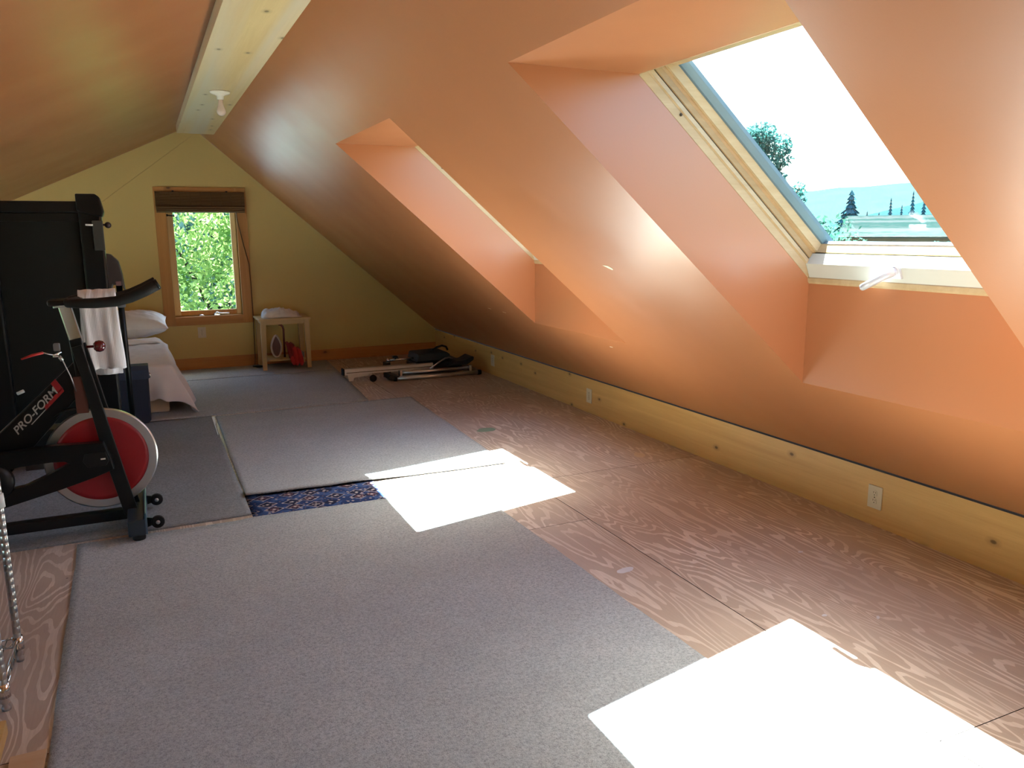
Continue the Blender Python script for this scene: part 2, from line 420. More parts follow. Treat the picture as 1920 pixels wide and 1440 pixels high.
def slope_frame(s, y, d):
    """point from distance down the slope, along the room, and out through the roof"""
    return V((SX(ZT) + s * ca + d * sa, y, ZT - s * sa + d * ca))
def run(mb, prof, closed=True):
    """pull a closed list of 3-D corner pairs"""
    A = [mb.bm.verts.new(a) for a, _ in prof]; B = [mb.bm.verts.new(b) for _, b in prof]
    n = len(prof); fs = [mb.bm.faces.new(A), mb.bm.faces.new(B[::-1])]
    for i in range(n):
        j = (i + 1) % n; fs.append(mb.bm.faces.new((A[j], A[i], B[i], B[j])))
    bmesh.ops.recalc_face_normals(mb.bm, faces=fs)
S0, S1 = .407, 1.588
def skylight(name, y0, y1):
    root = struct(name, slope_frame(1.0, (y0 + y1) / 2, .4))
    root.location = slope_frame(1.0, (y0 + y1) / 2, .4)
    def side(nm, prof, m, far, sA=S0, sB=S1, par=None):
        mb = MB(); w2y = (lambda w: y1 - w) if far else (lambda w: y0 + w * .85)
        run(mb, [(slope_frame(sA, w2y(w), d), slope_frame(sB, w2y(w), d)) for w, d in prof])
        return mb.build(nm, m, par or root)
    k = 1.0
    for far in (True, False):
        side('lining', [(-.03, .338), (.002, .348), (.005, .376), (.005, .50), (-.03, .50)], PINE_SKY, far)
        side('bead', [(.004, .379), (.013, .384), (.013, .400), (.004, .402), (.004, .50)], PINE_SKY, far)
        side('dark_groove', [(.004, .400), (.008, .400), (.008, .41), (.004, .41)], DARKGAP, far)
        side('inner_strip', [(.006, .405), (.014, .408), (.016, .424), (.016, .5), (.006, .5)], PINE_SKY_D, far)
        side('bevel_strip', [(.014, .427), (.024, .434), (.026, .441), (.026, .5), (.014, .5)], PINE_BEV, far, S0 - .02, S1 - .05)
        side('sash_rail', [(.024, .438), (.034, .440), (.040, .474), (.040, .5), (.024, .5)], PINE_SKY, far, S0 - .02, S1 - .05)
        side('spacer', [(.038, .472), (.048, .476), (.060, .500), (.060, .515), (-.03, .515), (-.03, .50), (.038, .50)], SPACER, far, S0 - .05, S1 + .03)
    def cross(nm, prof, m, w0=0.0, par=None):
        mb = MB(); run(mb, [(slope_frame(s, y0 + w0 - (.02 if not w0 else 0), d), slope_frame(s, y1 - w0 + (.02 if not w0 else 0), d)) for s, d in prof])
        return mb.build(nm, m, par or root)
    # head, tucked up behind the top of the well
    cross('head_rail', [(S0 - .06, .338), (S0 - .002, .349), (S0 + .052, .446), (S0 + .084, .470), (S0 + .084, .490), (S0 - .06, .60)], PINE_SKY)
    # sill side: lining, cover with the handle, dark joint, lower sash rail
    cross('sill_lining', [(1.640, .325), (1.600, .336), (1.589, .346), (1.589, .36), (1.625, .5), (1.64, .5)], PINE_SKY)
    cov = cross('vent_cover', [(1.590, .350), (1.532, .379), (1.522, .428), (1.600, .434)], COVER, .006)
    cross('dark_groove', [(1.528, .426), (1.528, .438), (1.600, .438), (1.600, .426)], DARKGAP, .006)
    cross('sash_rail', [(1.522, .436), (1.513, .474), (1.625, .50), (1.625, .436)], PINE_SKY, .02)
    cross('sill_flashing', [(1.512, .474), (1.514, .490), (1.64, .5), (1.64, .474)], SPACER, .02)
    g = MB()
    g.poly([slope_frame(S0 + .06, y0 + .03, .476), slope_frame(1.515, y0 + .03, .476), slope_frame(1.515, y1 - .042, .476), slope_frame(S0 + .06, y1 - .042, .476)])
    solidify(g.build('glass_pane', GLASS_S, root), .004)
    # screw
    sc = MB(); c = slope_frame(S0 + .23, y1 - .006, .372)
    sc.ball(c, .006); sc.build('screw', SLOT, root)
    return root, cov
w2, cov_a = skylight('window_2', A0, A1)
tag(w2, 'near roof window with pine frame and cream vent cover with silver handle', 'window')
w3, cov_b = skylight('window_3', B0, B1)
tag(w3, 'farther roof window deep in the second orange well', 'window')
# hardware on the near one (handle hangs off the cover, near the middle)
def crank(y, root):
    o = slope_frame(1.55, y, .366)
    n = (slope_frame(1.582, y, .352) - slope_frame(1.518, y, .384)).normalized()
    out = V((-abs(n.z) * 1.0, 0, -.35)).normalized()
    mb = MB()
    mb.prism([(y - .035, .0), (y + .04, .0), (y + .035, .03), (y + .0, .05), (y - .035, .05)], 0, .012, 'xy')
    for v in mb.bm.verts:
        p = v.co.copy(); v.co = slope_frame(1.522 + p.y, p.x, .383 - p.y * .5) - V((p.z * .9, 0, p.z * .1))
    bs = mb.build('handle_base', SILV, root)
    h = MB()
    a = slope_frame(1.540, y - .012, .375)
    pts = [a, a + V((-.022, .0, -.010)), a + V((-.036, .018, -.022)), a + V((-.044, .060, -.046)), a + V((-.050, .105, -.070))]
    h.tube(pts, [.016, .0165, .0155, .0145, .0135], 12)
    h.ball(pts[-1], .0135)
    h.build('handle', SILV, root)
crank(2.16, w2); crank(4.75, w3)

# paint chips on the slope
def chip(z, y, pts):
    b = MB(); base = V((SX(z), y, z))
    t = V((ca, 0, -sa)); nn = V((-sa, 0, -ca))
    P = [base + V((0, py, 0)) + t * ps for py, ps in pts]
    A = [b.bm.verts.new(p + nn * .0002) for p in P]; Bv = [b.bm.verts.new(p + nn * .0012) for p in P]
    b.bm.faces.new(Bv); n = len(P)
    for i in range(n): b.bm.faces.new((A[i], A[(i + 1) % n], Bv[(i + 1) % n], Bv[i]))
    return b.build('paint_chip', DIRT, ceil_r)
CH = [(1.288, 3.366, [(0, 0), (-.048, .004), (-.066, .027), (-.05, .034), (-.028, .022)]), (.833, 6.05, [(0, 0), (-.05, .003), (-.05, .009), (0, .005)]),
      (.826, 5.77, [(0, 0), (-.05, .006), (-.05, .012), (0, .006)]), (.718, 4.35, [(0, 0), (-.03, .002), (-.03, .008), (0, .006)])]
for z_, y_, p_ in CH: chip(z_, y_, p_)

# ---- knee boards, gable, behind
kb = MB()
kb.box((XR, YB, 0), (XR + .03, YF, KN - .012))
kb.build('baseboard_right', PINE_Y)['kind'] = 'structure'
wr = MB(); wr.box((XR + .012, YB - .1, -.3), (XR + .25, YF + .1, KN + .06)); tag(wr.build('light_seal_right', DARKGAP), kind='structure')  # unseen dark backing, added to stop light leaking past the knee board
sg = MB(); sg.box((XR + .003, YB, KN - .013), (XR + .03, YF, KN + .07)); tag(sg.build('shadow_gap_strip', DARKGAP), kind='structure')  # dark strip standing in for the shadow gap above the board; also stops light
lw = MB(); LW = [(-.4, 2.5), (4.8, 7.8)]; LZ0, LZ1 = .28, .99
yy = [YB] + [y for p in LW for y in p] + [YF]
for k in range(len(yy) - 1):
    if k % 2: lw.poly([(XL, yy[k], 0), (XL, yy[k + 1], 0), (XL, yy[k + 1], LZ0), (XL, yy[k], LZ0)]); lw.poly([(XL, yy[k], LZ1), (XL, yy[k + 1], LZ1), (XL, yy[k + 1], LZ(XL)), (XL, yy[k], LZ(XL))])
    else: lw.poly([(XL, yy[k], 0), (XL, yy[k + 1], 0), (XL, yy[k + 1], LZ(XL)), (XL, yy[k], LZ(XL))])
tag(lw.build('wall_left', ORANGE), kind='structure')
for k, (ya, yb) in enumerate(LW):  # unseen windows, added to brighten the left ceiling and the gable
    dw = struct('window_%d' % (k + 4), (XL, (ya + yb) / 2, LZ0))
    for nm, lo, hi in (('sash_rail', (XL - .08, ya - .02, LZ0 - .02), (XL + .01, yb + .02, LZ0 + .04)), ('sash_rail', (XL - .08, ya - .02, LZ1 - .04), (XL + .01, yb + .02, LZ1 + .02)),
                       ('sash_stile', (XL - .08, ya - .02, LZ0 + .04), (XL + .01, ya + .04, LZ1 - .04)), ('sash_stile', (XL - .08, yb - .04, LZ0 + .04), (XL + .01, yb + .02, LZ1 - .04))):
        b = MB(); b.box(lo, hi, .003); b.build(nm, PINE_Y, dw)
    b = MB(); b.box((XL - .045, ya + .03, LZ0 + .03), (XL - .04, yb - .03, LZ1 - .03)); b.build('glass_pane', GLASS_W, dw)
def roofz(x): return LZ(x) if x < XRG else KN + M * (XR - x)
bw = MB(); bw.poly([(XL, YB, 0), (XL, YB, LZ(XL)), (XRG, YB, ZRG), (XR, YB, KN), (XR, YB, 0)]); tag(bw.build('wall_back', YELLOW), kind='structure')
# window hole in the gable
WX0, WX1, WZ0, WZ1 = .252, .962, .575, 1.84
gw = MB()
gw.poly([(XL, YF, 0), (WX0, YF, 0), (WX0, YF, roofz(WX0)), (XL, YF, roofz(XL))])
gw.poly([(WX1, YF, 0), (XR, YF, 0), (XR, YF, KN), (WX1, YF, roofz(WX1))])
gw.poly([(WX0, YF, 0), (WX1, YF, 0), (WX1, YF, WZ0), (WX0, YF, WZ0)])
gw.poly([(WX0, YF, WZ1), (WX1, YF, WZ1), (WX1, YF, roofz(WX1)), (XRG, YF, ZRG), (WX0, YF, roofz(WX0))])
tag(gw.build('wall_far', YELLOW), kind='structure')
def CZ(x): return 2.034 + .758 * x
dp = MB(); xe = -1.6
dp.prism([(xe, CZ(xe)), (.566, CZ(.566)), (.566, LZ(.566)), (xe, LZ(xe))], YF - .022, YF)
tag(dp.build('wall_dormer', YELLOW), kind='structure')
bb = MB(); bb.box((XL, YF - .018, 0), (XR, YF, .128), .003); tag(bb.build('baseboard_far', PINE_TRIM_X), kind='structure')
# ridge beam
bm_ = MB(); bm_.box((XBL, YB, ZBM), (XBR, YBE, 2.62)); tag(bm_.build('trim_4', PINE_BEAM), 'long pale pine ridge board carrying the bare bulb', 'beam', kind='structure')

# ---- unseen roof edge, added to keep sun out of the gable window
ro = MB()
ro.prism([(XRG, ZRG), (XR + .9, KN - M * .9), (XR + .9, KN - M * .9 + .5), (XRG, ZRG + .5)], YF + .165, YF + .62)
ro.prism([(XRG, ZRG), (XL - .5, LZ(XL - .5)), (XL - .5, LZ(XL - .5) + .5), (XRG, ZRG + .5)], YF + .165, YF + .62)
tag(ro.build('shade_overhang', simple('shade_boards', (.35, .30, .25), .8)), kind='structure')
# ---- gable window
w1 = struct('window_1', (.607, YF, 1.2), 'tall narrow gable window with pine casing and crank', 'window')
cz = .018
for nm, lo, hi, m in (('casing', (.150, YF - cz, .488), (WX0 + .008, YF, 1.944), PINE_TRIM_Z), ('casing', (WX1 - .008, YF - cz, .488), (1.066, YF, 1.944), PINE_TRIM_Z),
                      ('head_casing', (WX0 + .008, YF - cz, WZ1 - .006), (WX1 - .008, YF, 1.944), PINE_TRIM_X), ('apron', (WX0 + .008, YF - cz, .488), (WX1 - .008, YF, WZ0 + .004), PINE_TRIM_X)):
    b = MB(); b.box(lo, hi, .002); b.build(nm, m, w1)
PALE = pine('pale_pine', (.74, .56, .30), (.60, .40, .18), 'z', knots=False)
for nm, lo, hi in (('jamb', (WX0 - .02, YF - .002, WZ0), (WX0, YF + .16, WZ1)), ('jamb', (WX1, YF - .002, WZ0), (WX1 + .02, YF + .16, WZ1)),
                   ('head_jamb', (WX0 - .02, YF - .002, WZ1), (WX1 + .02, YF + .16, WZ1 + .02)), ('stool', (WX0 - .02, YF - .004, WZ0 - .02), (WX1 + .02, YF + .16, WZ0))):
    b = MB(); b.box(lo, hi); b.build(nm, PALE, w1)
sy0, sy1 = YF + .075, YF + .12
sx0, sx1, sz0, sz1 = WX0 + .012, WX1 - .012, WZ0 + .012, WZ1 - .01
for nm, lo, hi in (('sash_stile', (sx0, sy0, sz0), (sx0 + .062, sy1, sz1)), ('sash_stile', (sx1 - .052, sy0, sz0), (sx1, sy1, sz1)),
                   ('sash_rail', (sx0 + .062, sy0, sz0), (sx1 - .052, sy1, sz0 + .05)), ('sash_rail', (sx0 + .062, sy0, sz1 - .05), (sx1 - .052, sy1, sz1))):
    b = MB(); b.box(lo, hi, .004); b.build(nm, PINE_TRIM_Z if 'rail' in nm else PALE, w1)
b = MB()
for a, c, d, e in ((WX0, sx0, WZ0, WZ1), (sx1, WX1, WZ0, WZ1), (WX0, WX1, WZ0, sz0), (WX0, WX1, sz1, WZ1)):
    b.box((a, sy1 - .02, d), (c, sy1 + .02, e))
b.build('window_stop', PALE, w1)
b = MB(); b.box((sx0 + .05, YF + .098, sz0 + .04), (sx1 - .04, YF + .104, sz1 - .04)); b.build('glass_pane', GLASS_W, w1)
b = MB(); b.tube([(sx0 + .005, sy0 - .012, 1.655), (sx0 + .068, sy0 - .012, 1.648)], .006); b.ball((sx0 + .005, sy0 - .01, 1.655), .012); b.ball((sx0 + .07, sy0 - .01, 1.648), .01); b.build('sash_lock', BLACK, w1)
b = MB(); b.box((.655, sy0 - .05, WZ0), (.72, sy0 - .002, WZ0 + .026), .006); b.ball((.69, sy0 - .04, WZ0 + .03), .018, (1, .8, .8)); hb = b.build('crank_base', CHROME, w1)
b = MB(); b.tube([(.69, sy0 - .045, WZ0 + .028), (.74, sy0 - .05, WZ0 + .024), (.815, sy0 - .05, WZ0 + .02)], [.01, .008, .010]); b.build('crank_handle', CHROME, w1)
b = MB(); b.lathe([(0, 0), (.026, .0), (.026, .014), (.012, .022), (0, .022)], (.53, sy0 - .045, WZ0 + .0)); b.build('latch', SILV, w1)

# bamboo blind, hung on the casing
bl = thing('roman_blind', 'rolled-up dark bamboo blind across the top of the gable window', 'blind', (.607, YF - .04, 1.79))
b = MB(); zt, zb2 = 1.893, 1.745
n = 22
prof = []
for k in range(n):
    z = zt - (zt - zb2) * k / n; prof += [(YF - .050, z), (YF - .053, z - (zt - zb2) / n * .5)]
prof += [(YF - .05, zb2), (YF - .028, zb2), (YF - .028, zt)]
b.prism([(y, z) for y, z in prof], .166, 1.048, 'yz'); b.build('valance', BAMBOO, bl)
for k, (z, r) in enumerate(((1.735, .017), (1.715, .016), (1.697, .018))):
    b = MB(); b.prism([(YF - .045 + .034 * math.cos(t) * .8, z + r * math.sin(t)) for t in [2 * PI * i / 14 for i in range(14)]], .168 + .001 * k, 1.044 - .001 * k, 'yz'); b.build('folded_slats', BAMBOO, bl)
for k in range(9):
    x = .20 + k * .1015
    b = MB(); b.box((x - .003, YF - .0555, 1.742), (x + .003, YF - .049, 1.892)); b.build('binding_cord', CORDM, bl)
for x in (.34, .87):
    b = MB(); b.box((x - .01, YF - .05, 1.89), (x + .01, YF - .016, 1.905), .002); b.build('bracket', BLACK, bl)
co = MB()
co.tube([(.955, YF - .035, 1.70), (.962, YF - .03, 1.60), (1.005, YF - .028, 1.36), (1.052, YF - .026, 1.13), (1.058, YF - .026, .9), (1.056, YF - .026, .5), (1.050, YF - .028, .2), (1.045, YF - .05, .09)], .0045, 8)
pull = co.build('pull_cord', CORDM, bl)
b = MB(); b.tube([(1.00, 8.97, .030), (1.045, 8.93, .031), (1.09, 8.90, .029)], [.012, .017, .01], 10); b.build('tassel', BLACK, pull)
b = MB(); b.tube([(1.045, YF - .05, .09), (1.03, YF - .13, .032), (1.0, 8.97, .032)], .004, 8); b.build('cord_tail', CORDM, pull)

# ---- outlets
def outlet(label, cat='outlet'):
    root = thing('wall_outlet', label, cat, (0, 0, 0), 'outlets in the room')
    b = MB(); b.box((-.006, -.041, -.058), (0, .041, .058), .003); b.build('cover_plate', IVORY, root)
    for s in (1, -1):
        b = MB(); pts = []
        for k in range(20):
            t = 2 * PI * k / 20; pts.append((max(-.0135, min(.0135, .0175 * math.cos(t))), .0165 * math.sin(t) + s * .0195))
        b.prism(pts, -.0082, -.005, 'yz'); r = b.build('receptacle', IVORY, root)
        q = MB()
        q.box((-.0087, .0045, s * .0195 + .001), (-.008, .0068, s * .0195 + .010)); q.box((-.0087, -.0075, s * .0195 + .002), (-.008, -.0052, s * .0195 + .009))
        q.lathe([(0, -.0087), (.0026, -.0087), (.0026, -.008)], (0, 0, s * .0195 - .007), 'x', 10)
        q.build('slots', SLOT, r)
    b = MB(); b.lathe([(0, -.0078), (.003, -.0075), (.003, -.005)], (0, 0, 0), 'x', 10); b.build('screw', SLOT, root)
    return root
def copy_tree(o, parent=None):
    c = o.copy(); C.objects.link(c)
    if parent is not None: c.parent = parent
    for ch in list(o.children): copy_tree(ch, c)
    return c
o1 = outlet('ivory outlet on the pine knee board nearest the camera')
labs = ['ivory outlet in the middle of the pine knee board', 'dim ivory outlet on the knee board beside the folded exercise machine', 'outlet on the yellow gable wall under the window']
os_ = [o1] + [copy_tree(o1) for _ in labs]
for o, l in zip(os_[1:], labs): o['label'] = l
for o, p, r in zip(os_, ((XR, 2.645, .147), (XR, 5.44, .142), (XR, 7.41, .15), (.514, YF, .404)), (0, 0, 0, PI / 2)):
    o.location = p; o.rotation_euler = (0, 0, r)

# ---- bulb on the ridge board
lamp = thing('bare_bulb_lamp', 'white porcelain lampholder with bare unlit bulb on the ridge board', 'lamp', (.578, 6.02, ZBM))
L0 = V((.578, 6.02, ZBM))
b = MB(); b.lathe([(0, 0), (.066, 0), (.067, -.006), (.062, -.014), (.034, -.024), (.024, -.030), (.0225, -.052), (.019, -.054), (0, -.054)], L0); b.build('lampholder', PORC, lamp)
b = MB(); b.lathe([(0, -.05), (.0155, -.05), (.0155, -.075), (.019, -.09), (.027, -.112), (.031, -.128), (.029, -.143), (.020, -.155), (.009, -.1605), (0, -.161)], L0); b.build('bulb', BULBM, lamp)

# ------------------------------------------------------------------ carpets
def slab(name, quad, m, label, cat='carpet', th=.008, lift=None, wob=.006, nu=60, nv=60, base=0.0):
    """quad: near-left, near-right, far-right, far-left"""
    q = [V((*p, 0)) for p in quad]; b = MB()
    def P(u, v, top):
        p = (q[0] * (1 - u) + q[1] * u) * (1 - v) + (q[3] * (1 - u) + q[2] * u) * v
        e = min(u, 1 - u, v, 1 - v)
        if e < .02:
            p.x += wob * fbm((p.x, p.y, 1.3), 3.1); p.y += wob * fbm((p.x, p.y, 7.7), 3.1)
        h = base + (lift(p, u, v) if lift else 0)
        return V((p.x, p.y, h + (th if top else 0)))
    T = [[b.bm.verts.new(P(i / nu, j / nv, True)) for j in range(nv + 1)] for i in range(nu + 1)]
    for i in range(nu):
        for j in range(nv): b.bm.faces.new((T[i][j], T[i + 1][j], T[i + 1][j + 1], T[i][j + 1])).smooth = True
    ring = [(i, 0) for i in range(nu)] + [(nu, j) for j in range(nv)] + [(i, nv) for i in range(nu, 0, -1)] + [(0, j) for j in range(nv, 0, -1)]
    Bt = [b.bm.verts.new(P(i / nu, j / nv, False)) for i, j in ring]; n = len(ring)
    for k in range(n):
        i, j = ring[k]; i2, j2 = ring[(k + 1) % n]
        b.bm.faces.new((Bt[k], Bt[(k + 1) % n], T[i2][j2], T[i][j]))
    return tag(b.build(name, m), label, cat)
sm = lambda a, b_, x: (lambda t: t * t * (3 - 2 * t))(max(0, min(1, (x - a) / (b_ - a))))
slab('carpet', [(-.285, -1.4), (1.70, -1.4), (1.60, 4.075), (-.40, 4.10)], CARP, 'large grey carpet in front, its right corner in the sun',
     lift=lambda p, u, v: sm(.3, .45, p.x) * (.005 * sm(3.98, 4.05, p.y) + .004 * sm(4.0, 4.09, p.y) * (.5 + fbm((p.x, 0, 0), 1.5))))
slab('carpet', [(.405, 4.455), (1.99, 4.43), (2.076, 6.70), (.425, 6.66)], CARP, 'grey carpet in the middle, beyond the blue rug strip',
     lift=lambda p, u, v: .005 * sm(4.62, 4.5, p.y) + .016 * sm(4.62, 4.46, p.y) * sm(1.45, .9, p.x) * (.75 + .7 * fbm((p.x, 3, 0), 1.7)))
slab('carpet', [(-1.5, 4.115), (.40, 4.165), (.398, 6.70), (-1.5, 6.70)], CARP_SHADE, 'grey carpet under the exercise bike, coloured darker for shade', th=.007,
     lift=lambda p, u, v: 0.0)
slab('carpet', [(-1.9, 6.735), (1.70, 6.735), (1.80, 8.45), (-1.9, 8.45)], CARP, 'grey carpet at the far end beside the bed, in shade', nv=40)
slab('carpet', [(-1.9, 8.47), (1.80, 8.47), (1.84, 9.17), (-1.9, 9.17)], CARP, 'narrow grey carpet strip along the gable wall under the side table', nv=20)
slab('patterned_rug', [(.405, 4.06), (1.13, 4.06), (1.13, 4.50), (.405, 4.50)], RUG, 'strip of dark blue patterned rug showing between two grey carpets', 'rug', th=.003, wob=0, nu=8, nv=4)
b = MB(); b.prism([(.392, 6.64), (.412, 6.64), (.405, 6.42), (.397, 6.38), (.392, 6.02), (.386, 6.02), (.390, 6.4)], .0, .0105, 'xy')
tag(b.build('white_strip', simple('strip_white', (.80, .82, .84), .7)), 'thin white strip in the gap between two grey carpets', 'sliver')  # thin white sliver laid between the two carpets

# ------------------------------------------------------------------ exercise bike
bk = thing('exercise_bike', 'black spin exercise bike with red and silver flywheel', 'exercise bike', (-.5, 4.28, 0))
WC = (-.268, .370)
b = MB(); b.lathe([(.210, -.013), (.246, -.013), (.2515, -.008), (.2515, .008), (.246, .013), (.210, .013), (.210, -.013)], (WC[0], 4.28, WC[1]), 'y', 96, False); fw = b.build('flywheel', STEEL, bk)
b = MB(); b.lathe([(0, -.012), (.03, -.012), (.19, -.008), (.211, -.0125), (.211, .0125), (.19, .008), (0, .012)], (WC[0], 4.28, WC[1]), 'y', 72); b.build('red_disc', RED, fw)
b = MB(); b.lathe([(0, -.034), (.016, -.034), (.022, -.012), (.022, .03), (0, .034)], (WC[0], 4.28, WC[1]), 'y', 20); b.build('hub', BLACK, fw)
# fork legs from head tube to front foot
def fork(y, dx=0):
    b = MB(); b.prism([(-.345 + dx, .930), (-.300 + dx, .942), (-.255 + dx, .72), (-.128 + dx, .075), (-.192 + dx, .075), (-.262 + dx, .42), (-.318 + dx, .80)], y - .012, y + .012, 'xz', .003)
    return b.build('fork_leg', BLACK, bk)
fork(4.235); fork(4.33, .012)
b = MB(); b.prism([(-.352, .965), (-.300, .975), (-.275, .70), (-.335, .70)], 4.25, 4.315, 'xz', .006); b.build('head_tube', BLACK, bk)
b = MB(); b.prism([(-.382, 1.122), (-.330, 1.130), (-.296, .955), (-.348, .945)], 4.255, 4.31, 'xz', .004); b.build('handlebar_post', CHROME, bk)
b = MB(); b.prism([(-.400, 1.118), (-.318, 1.128), (-.318, 1.140), (-.400, 1.130)], 4.23, 4.33, 'xz', .003); b.build('post_plate', CHROME, bk)
# handlebar
b = MB()
def horn(y):
    return [(-.30, 4.28, 1.150), (-.335, (4.28 + y) / 2, 1.148), (-.33, y - (y - 4.28) * .12, 1.146), (-.285, y, 1.146), (-.215, y, 1.144), (-.13, y, 1.149), (-.07, y, 1.165), (-.01, y, 1.191), (.048, y, 1.221)]
b.tube(horn(4.12), [.018, .018, .019, .022, .0235, .0245, .0255, .0265, .027], 18)
hb1 = b.build('handlebar', RUBBER, bk)
b = MB(); b.tube(horn(4.44), [.018, .018, .019, .022, .0225, .0225, .023, .023, .023], 18); b.build('handlebar', RUBBER, bk)
b = MB(); b.tube([(.046, 4.12, 1.220), (.056, 4.12, 1.225)], [.0275, .024], 18); b.build('end_cap', BLACKG, hb1)
b = MB(); b.box((-.42, 4.2, 1.132), (-.28, 4.36, 1.158), .01); b.build('handlebar_clamp', BLACK, bk)
# down tube with lettering
b = MB(); b.prism([(-.335, .865), (-.900, .345), (-.900, .20), (-.70, .30), (-.318, .715)], 4.255, 4.305, 'xz', .006); dt = b.build('down_tube', BLACKG, bk)
tx = math.atan2(.717 - .528, -.418 + .603)
def letter(s, size, loc, shear, mat, parent, name, off=.0):
    cu = bpy.data.curves.new(name, 'FONT'); cu.body = s; cu.size = size; cu.shear = shear; cu.extrude = .0012; cu.offset = off
    o = bpy.data.objects.new(name, cu); C.objects.link(o)
    dg = bpy.context.evaluated_depsgraph_get(); me = bpy.data.meshes.new_from_object(o.evaluated_get(dg))
    C.objects.unlink(o); bpy.data.objects.remove(o)
    me.name = name; me.materials.clear(); me.materials.append(mat)
    return me
me = letter('PRO-FORM', .050, None, .34, simple('silver_print', (.40, .40, .38), .5), dt, 'lettering', .0006)
lo = bpy.data.objects.new('lettering', me); C.objects.link(lo); lo.parent = dt
xs = [v.co.x for v in me.vertices]; sxx = .272 / (max(xs) - min(xs))
lo.matrix_local = Matrix.Translation((-.607, 4.2535, .530)) @ Matrix.Rotation(-tx, 4, 'Y') @ Matrix.Rotation(PI / 2, 4, 'X') @ Matrix.Scale(sxx, 4, (1, 0, 0))
def bar(x0, x1, z0, z1, m, nm, sh=.0, y=4.2542):
    b = MB(); b.prism([(x0, z0), (x1, z0), (x1 + sh, z1), (x0 + sh, z1)], 0, .0012, 'xz'); o = b.build(nm, m); o.parent = dt
    o.matrix_local = Matrix.Translation((-.607, y - .0005, .530)) @ Matrix.Rotation(-tx, 4, 'Y'); return o
bar(.075, .200, -.014, -.010, simple('silver_line', (.4, .4, .38), .5), 'underline')
bar(.165, .285, -.016, .002, RED, 'red_stripe', .01); bar(.262, .292, -.004, .050, RED, 'red_stripe', .016)
# chain guard in front of the wheel : upper arm, lower arm, joined at the hub
y0, y1 = 4.165, 4.215
b = MB(); b.prism([(-.95, .47), (-.671, .470), (-.457, .481), (-.250, .472), (-.226, .40), (-.214, .335), (-.30, .305), (-.457, .262), (-.70, .205), (-.95, .20),
                   (-.95, .30), (-.63, .296), (-.59, .302), (-.47, .353), (-.40, .386), (-.42, .398), (-.476, .402), (-.60, .397), (-.645, .39), (-.66, .36), (-.65, .32), (-.66, .302), (-.95, .305)], y0, y1, 'xz', .004)
cg = b.build('chain_guard', BLACKG, bk)
b = MB(); b.prism([(-.335, .425), (-.245, .430), (-.232, .385), (-.245, .362), (-.325, .358), (-.345, .39)], y0 - .006, y0 + .002, 'xz', .003); b.build('axle_cover', BLACK, cg)
b = MB(); b.box((-.268, y0 - .0075, .391), (-.247, y0 - .005, .398)); b.build('label_mark', WHITE, cg)
b = MB(); b.lathe([(0, -.02), (.05, -.02), (.085, -.012), (.09, 0), (.09, .02)], (-.72, y0, .335), 'y', 32); cr_ = b.build('crank_disc', BLACK, bk)
b = MB(); b.tube([(-.72, y0 - .03, .335), (-.83, y0 - .03, .21)], .014); b.box((-.90, y0 - .13, .19), (-.80, y0 - .035, .215), .006); b.build('pedal', BLACK, cr_)
b = MB(); b.box((-.60, 4.30, .34), (-.40, 4.34, .385), .004); b.build('axle_bracket', GREYP, bk)
# calliper pieces above the wheel
b = MB(); b.tube([(-.445, 4.25, .60), (-.40, 4.25, .632), (-.31, 4.25, .638)], .007); b.box((-.35, 4.24, .62), (-.32, 4.32, .70), .004); b.build('brake_pad_holder', BLACK, bk)
# floor rail, front and rear stabilizers
b = MB(); b.box((-1.25, 4.255, .045), (-.15, 4.315, .095), .005); b.build('floor_rail', BLACK, bk)
sb = MB(); sb.box((-.178, 4.02, .028), (-.100, 4.56, .108), .008); st = sb.build('front_stabilizer', simple('dark_blue_steel', (.03, .045, .06), .3, .2), bk)
b = MB(); b.box((-.101, 4.03, .03), (-.093, 4.55, .135), .002); b.build('edge_plate', simple('blue_steel', (.12, .2, .26), .3, .5), st)
for y in (4.04, 4.54):
    b = MB(); b.lathe([(0, .0085), (.028, .0085), (.030, .02), (.016, .034), (0, .034)], (-.132, y, 0), 'z', 20); b.build('levelling_foot', RUBBER, st)
for y in (4.13, 4.50):
    b = MB(); b.lathe([(.010, -.013), (.028, -.013), (.031, -.008), (.031, .008), (.028, .013), (.010, .013)], (-.045, y, .052), 'y', 24)
    wv = b.build('transport_wheel', RUBBER, st)
    q = MB(); q.lathe([(0, -.016), (.008, -.016), (.011, -.012), (.011, .012), (0, .014)], (-.045, y, .052), 'y', 14); q.build('axle', STEEL, wv)
    q = MB(); q.prism([(-.095, .025), (-.045, .040), (-.045, .064), (-.095, .075)], y + .014, y + .022, 'xz'); q.build('wheel_bracket', BLACK, wv)
b = MB(); b.box((-1.33, 4.02, .028), (-1.25, 4.56, .1), .008); b.build('rear_stabilizer', BLACK, bk)
for y in (4.05, 4.53):
    b = MB(); b.lathe([(0, .0085), (.028, .0085), (.030, .02), (.016, .03), (0, .03)], (-1.29, y, 0), 'z', 16); b.build('levelling_foot', RUBBER, bk)
b = MB(); b.prism([(-.86, .30), (-.94, .30), (-1.02, .86), (-.95, .86)], 4.25, 4.31, 'xz', .005); b.prism([(-.92, .40), (-1.25, .09), (-1.30, .09), (-.95, .50)], 4.25, 4.31, 'xz', .004); b.build('seat_tube', BLACK, bk)
b = MB(); b.prism([(-.95, .84), (-1.00, .84), (-1.04, .98), (-.99, .98)], 4.258, 4.302, 'xz', .003); b.build('seat_post', CHROME, bk)
b = MB(); b.ball((-1.05, 4.28, 1.0), 1, (.14, .075, .035)); b.ball((-.93, 4.28, 1.0), 1, (.10, .03, .025)); b.build('saddle', RUBBER, bk)
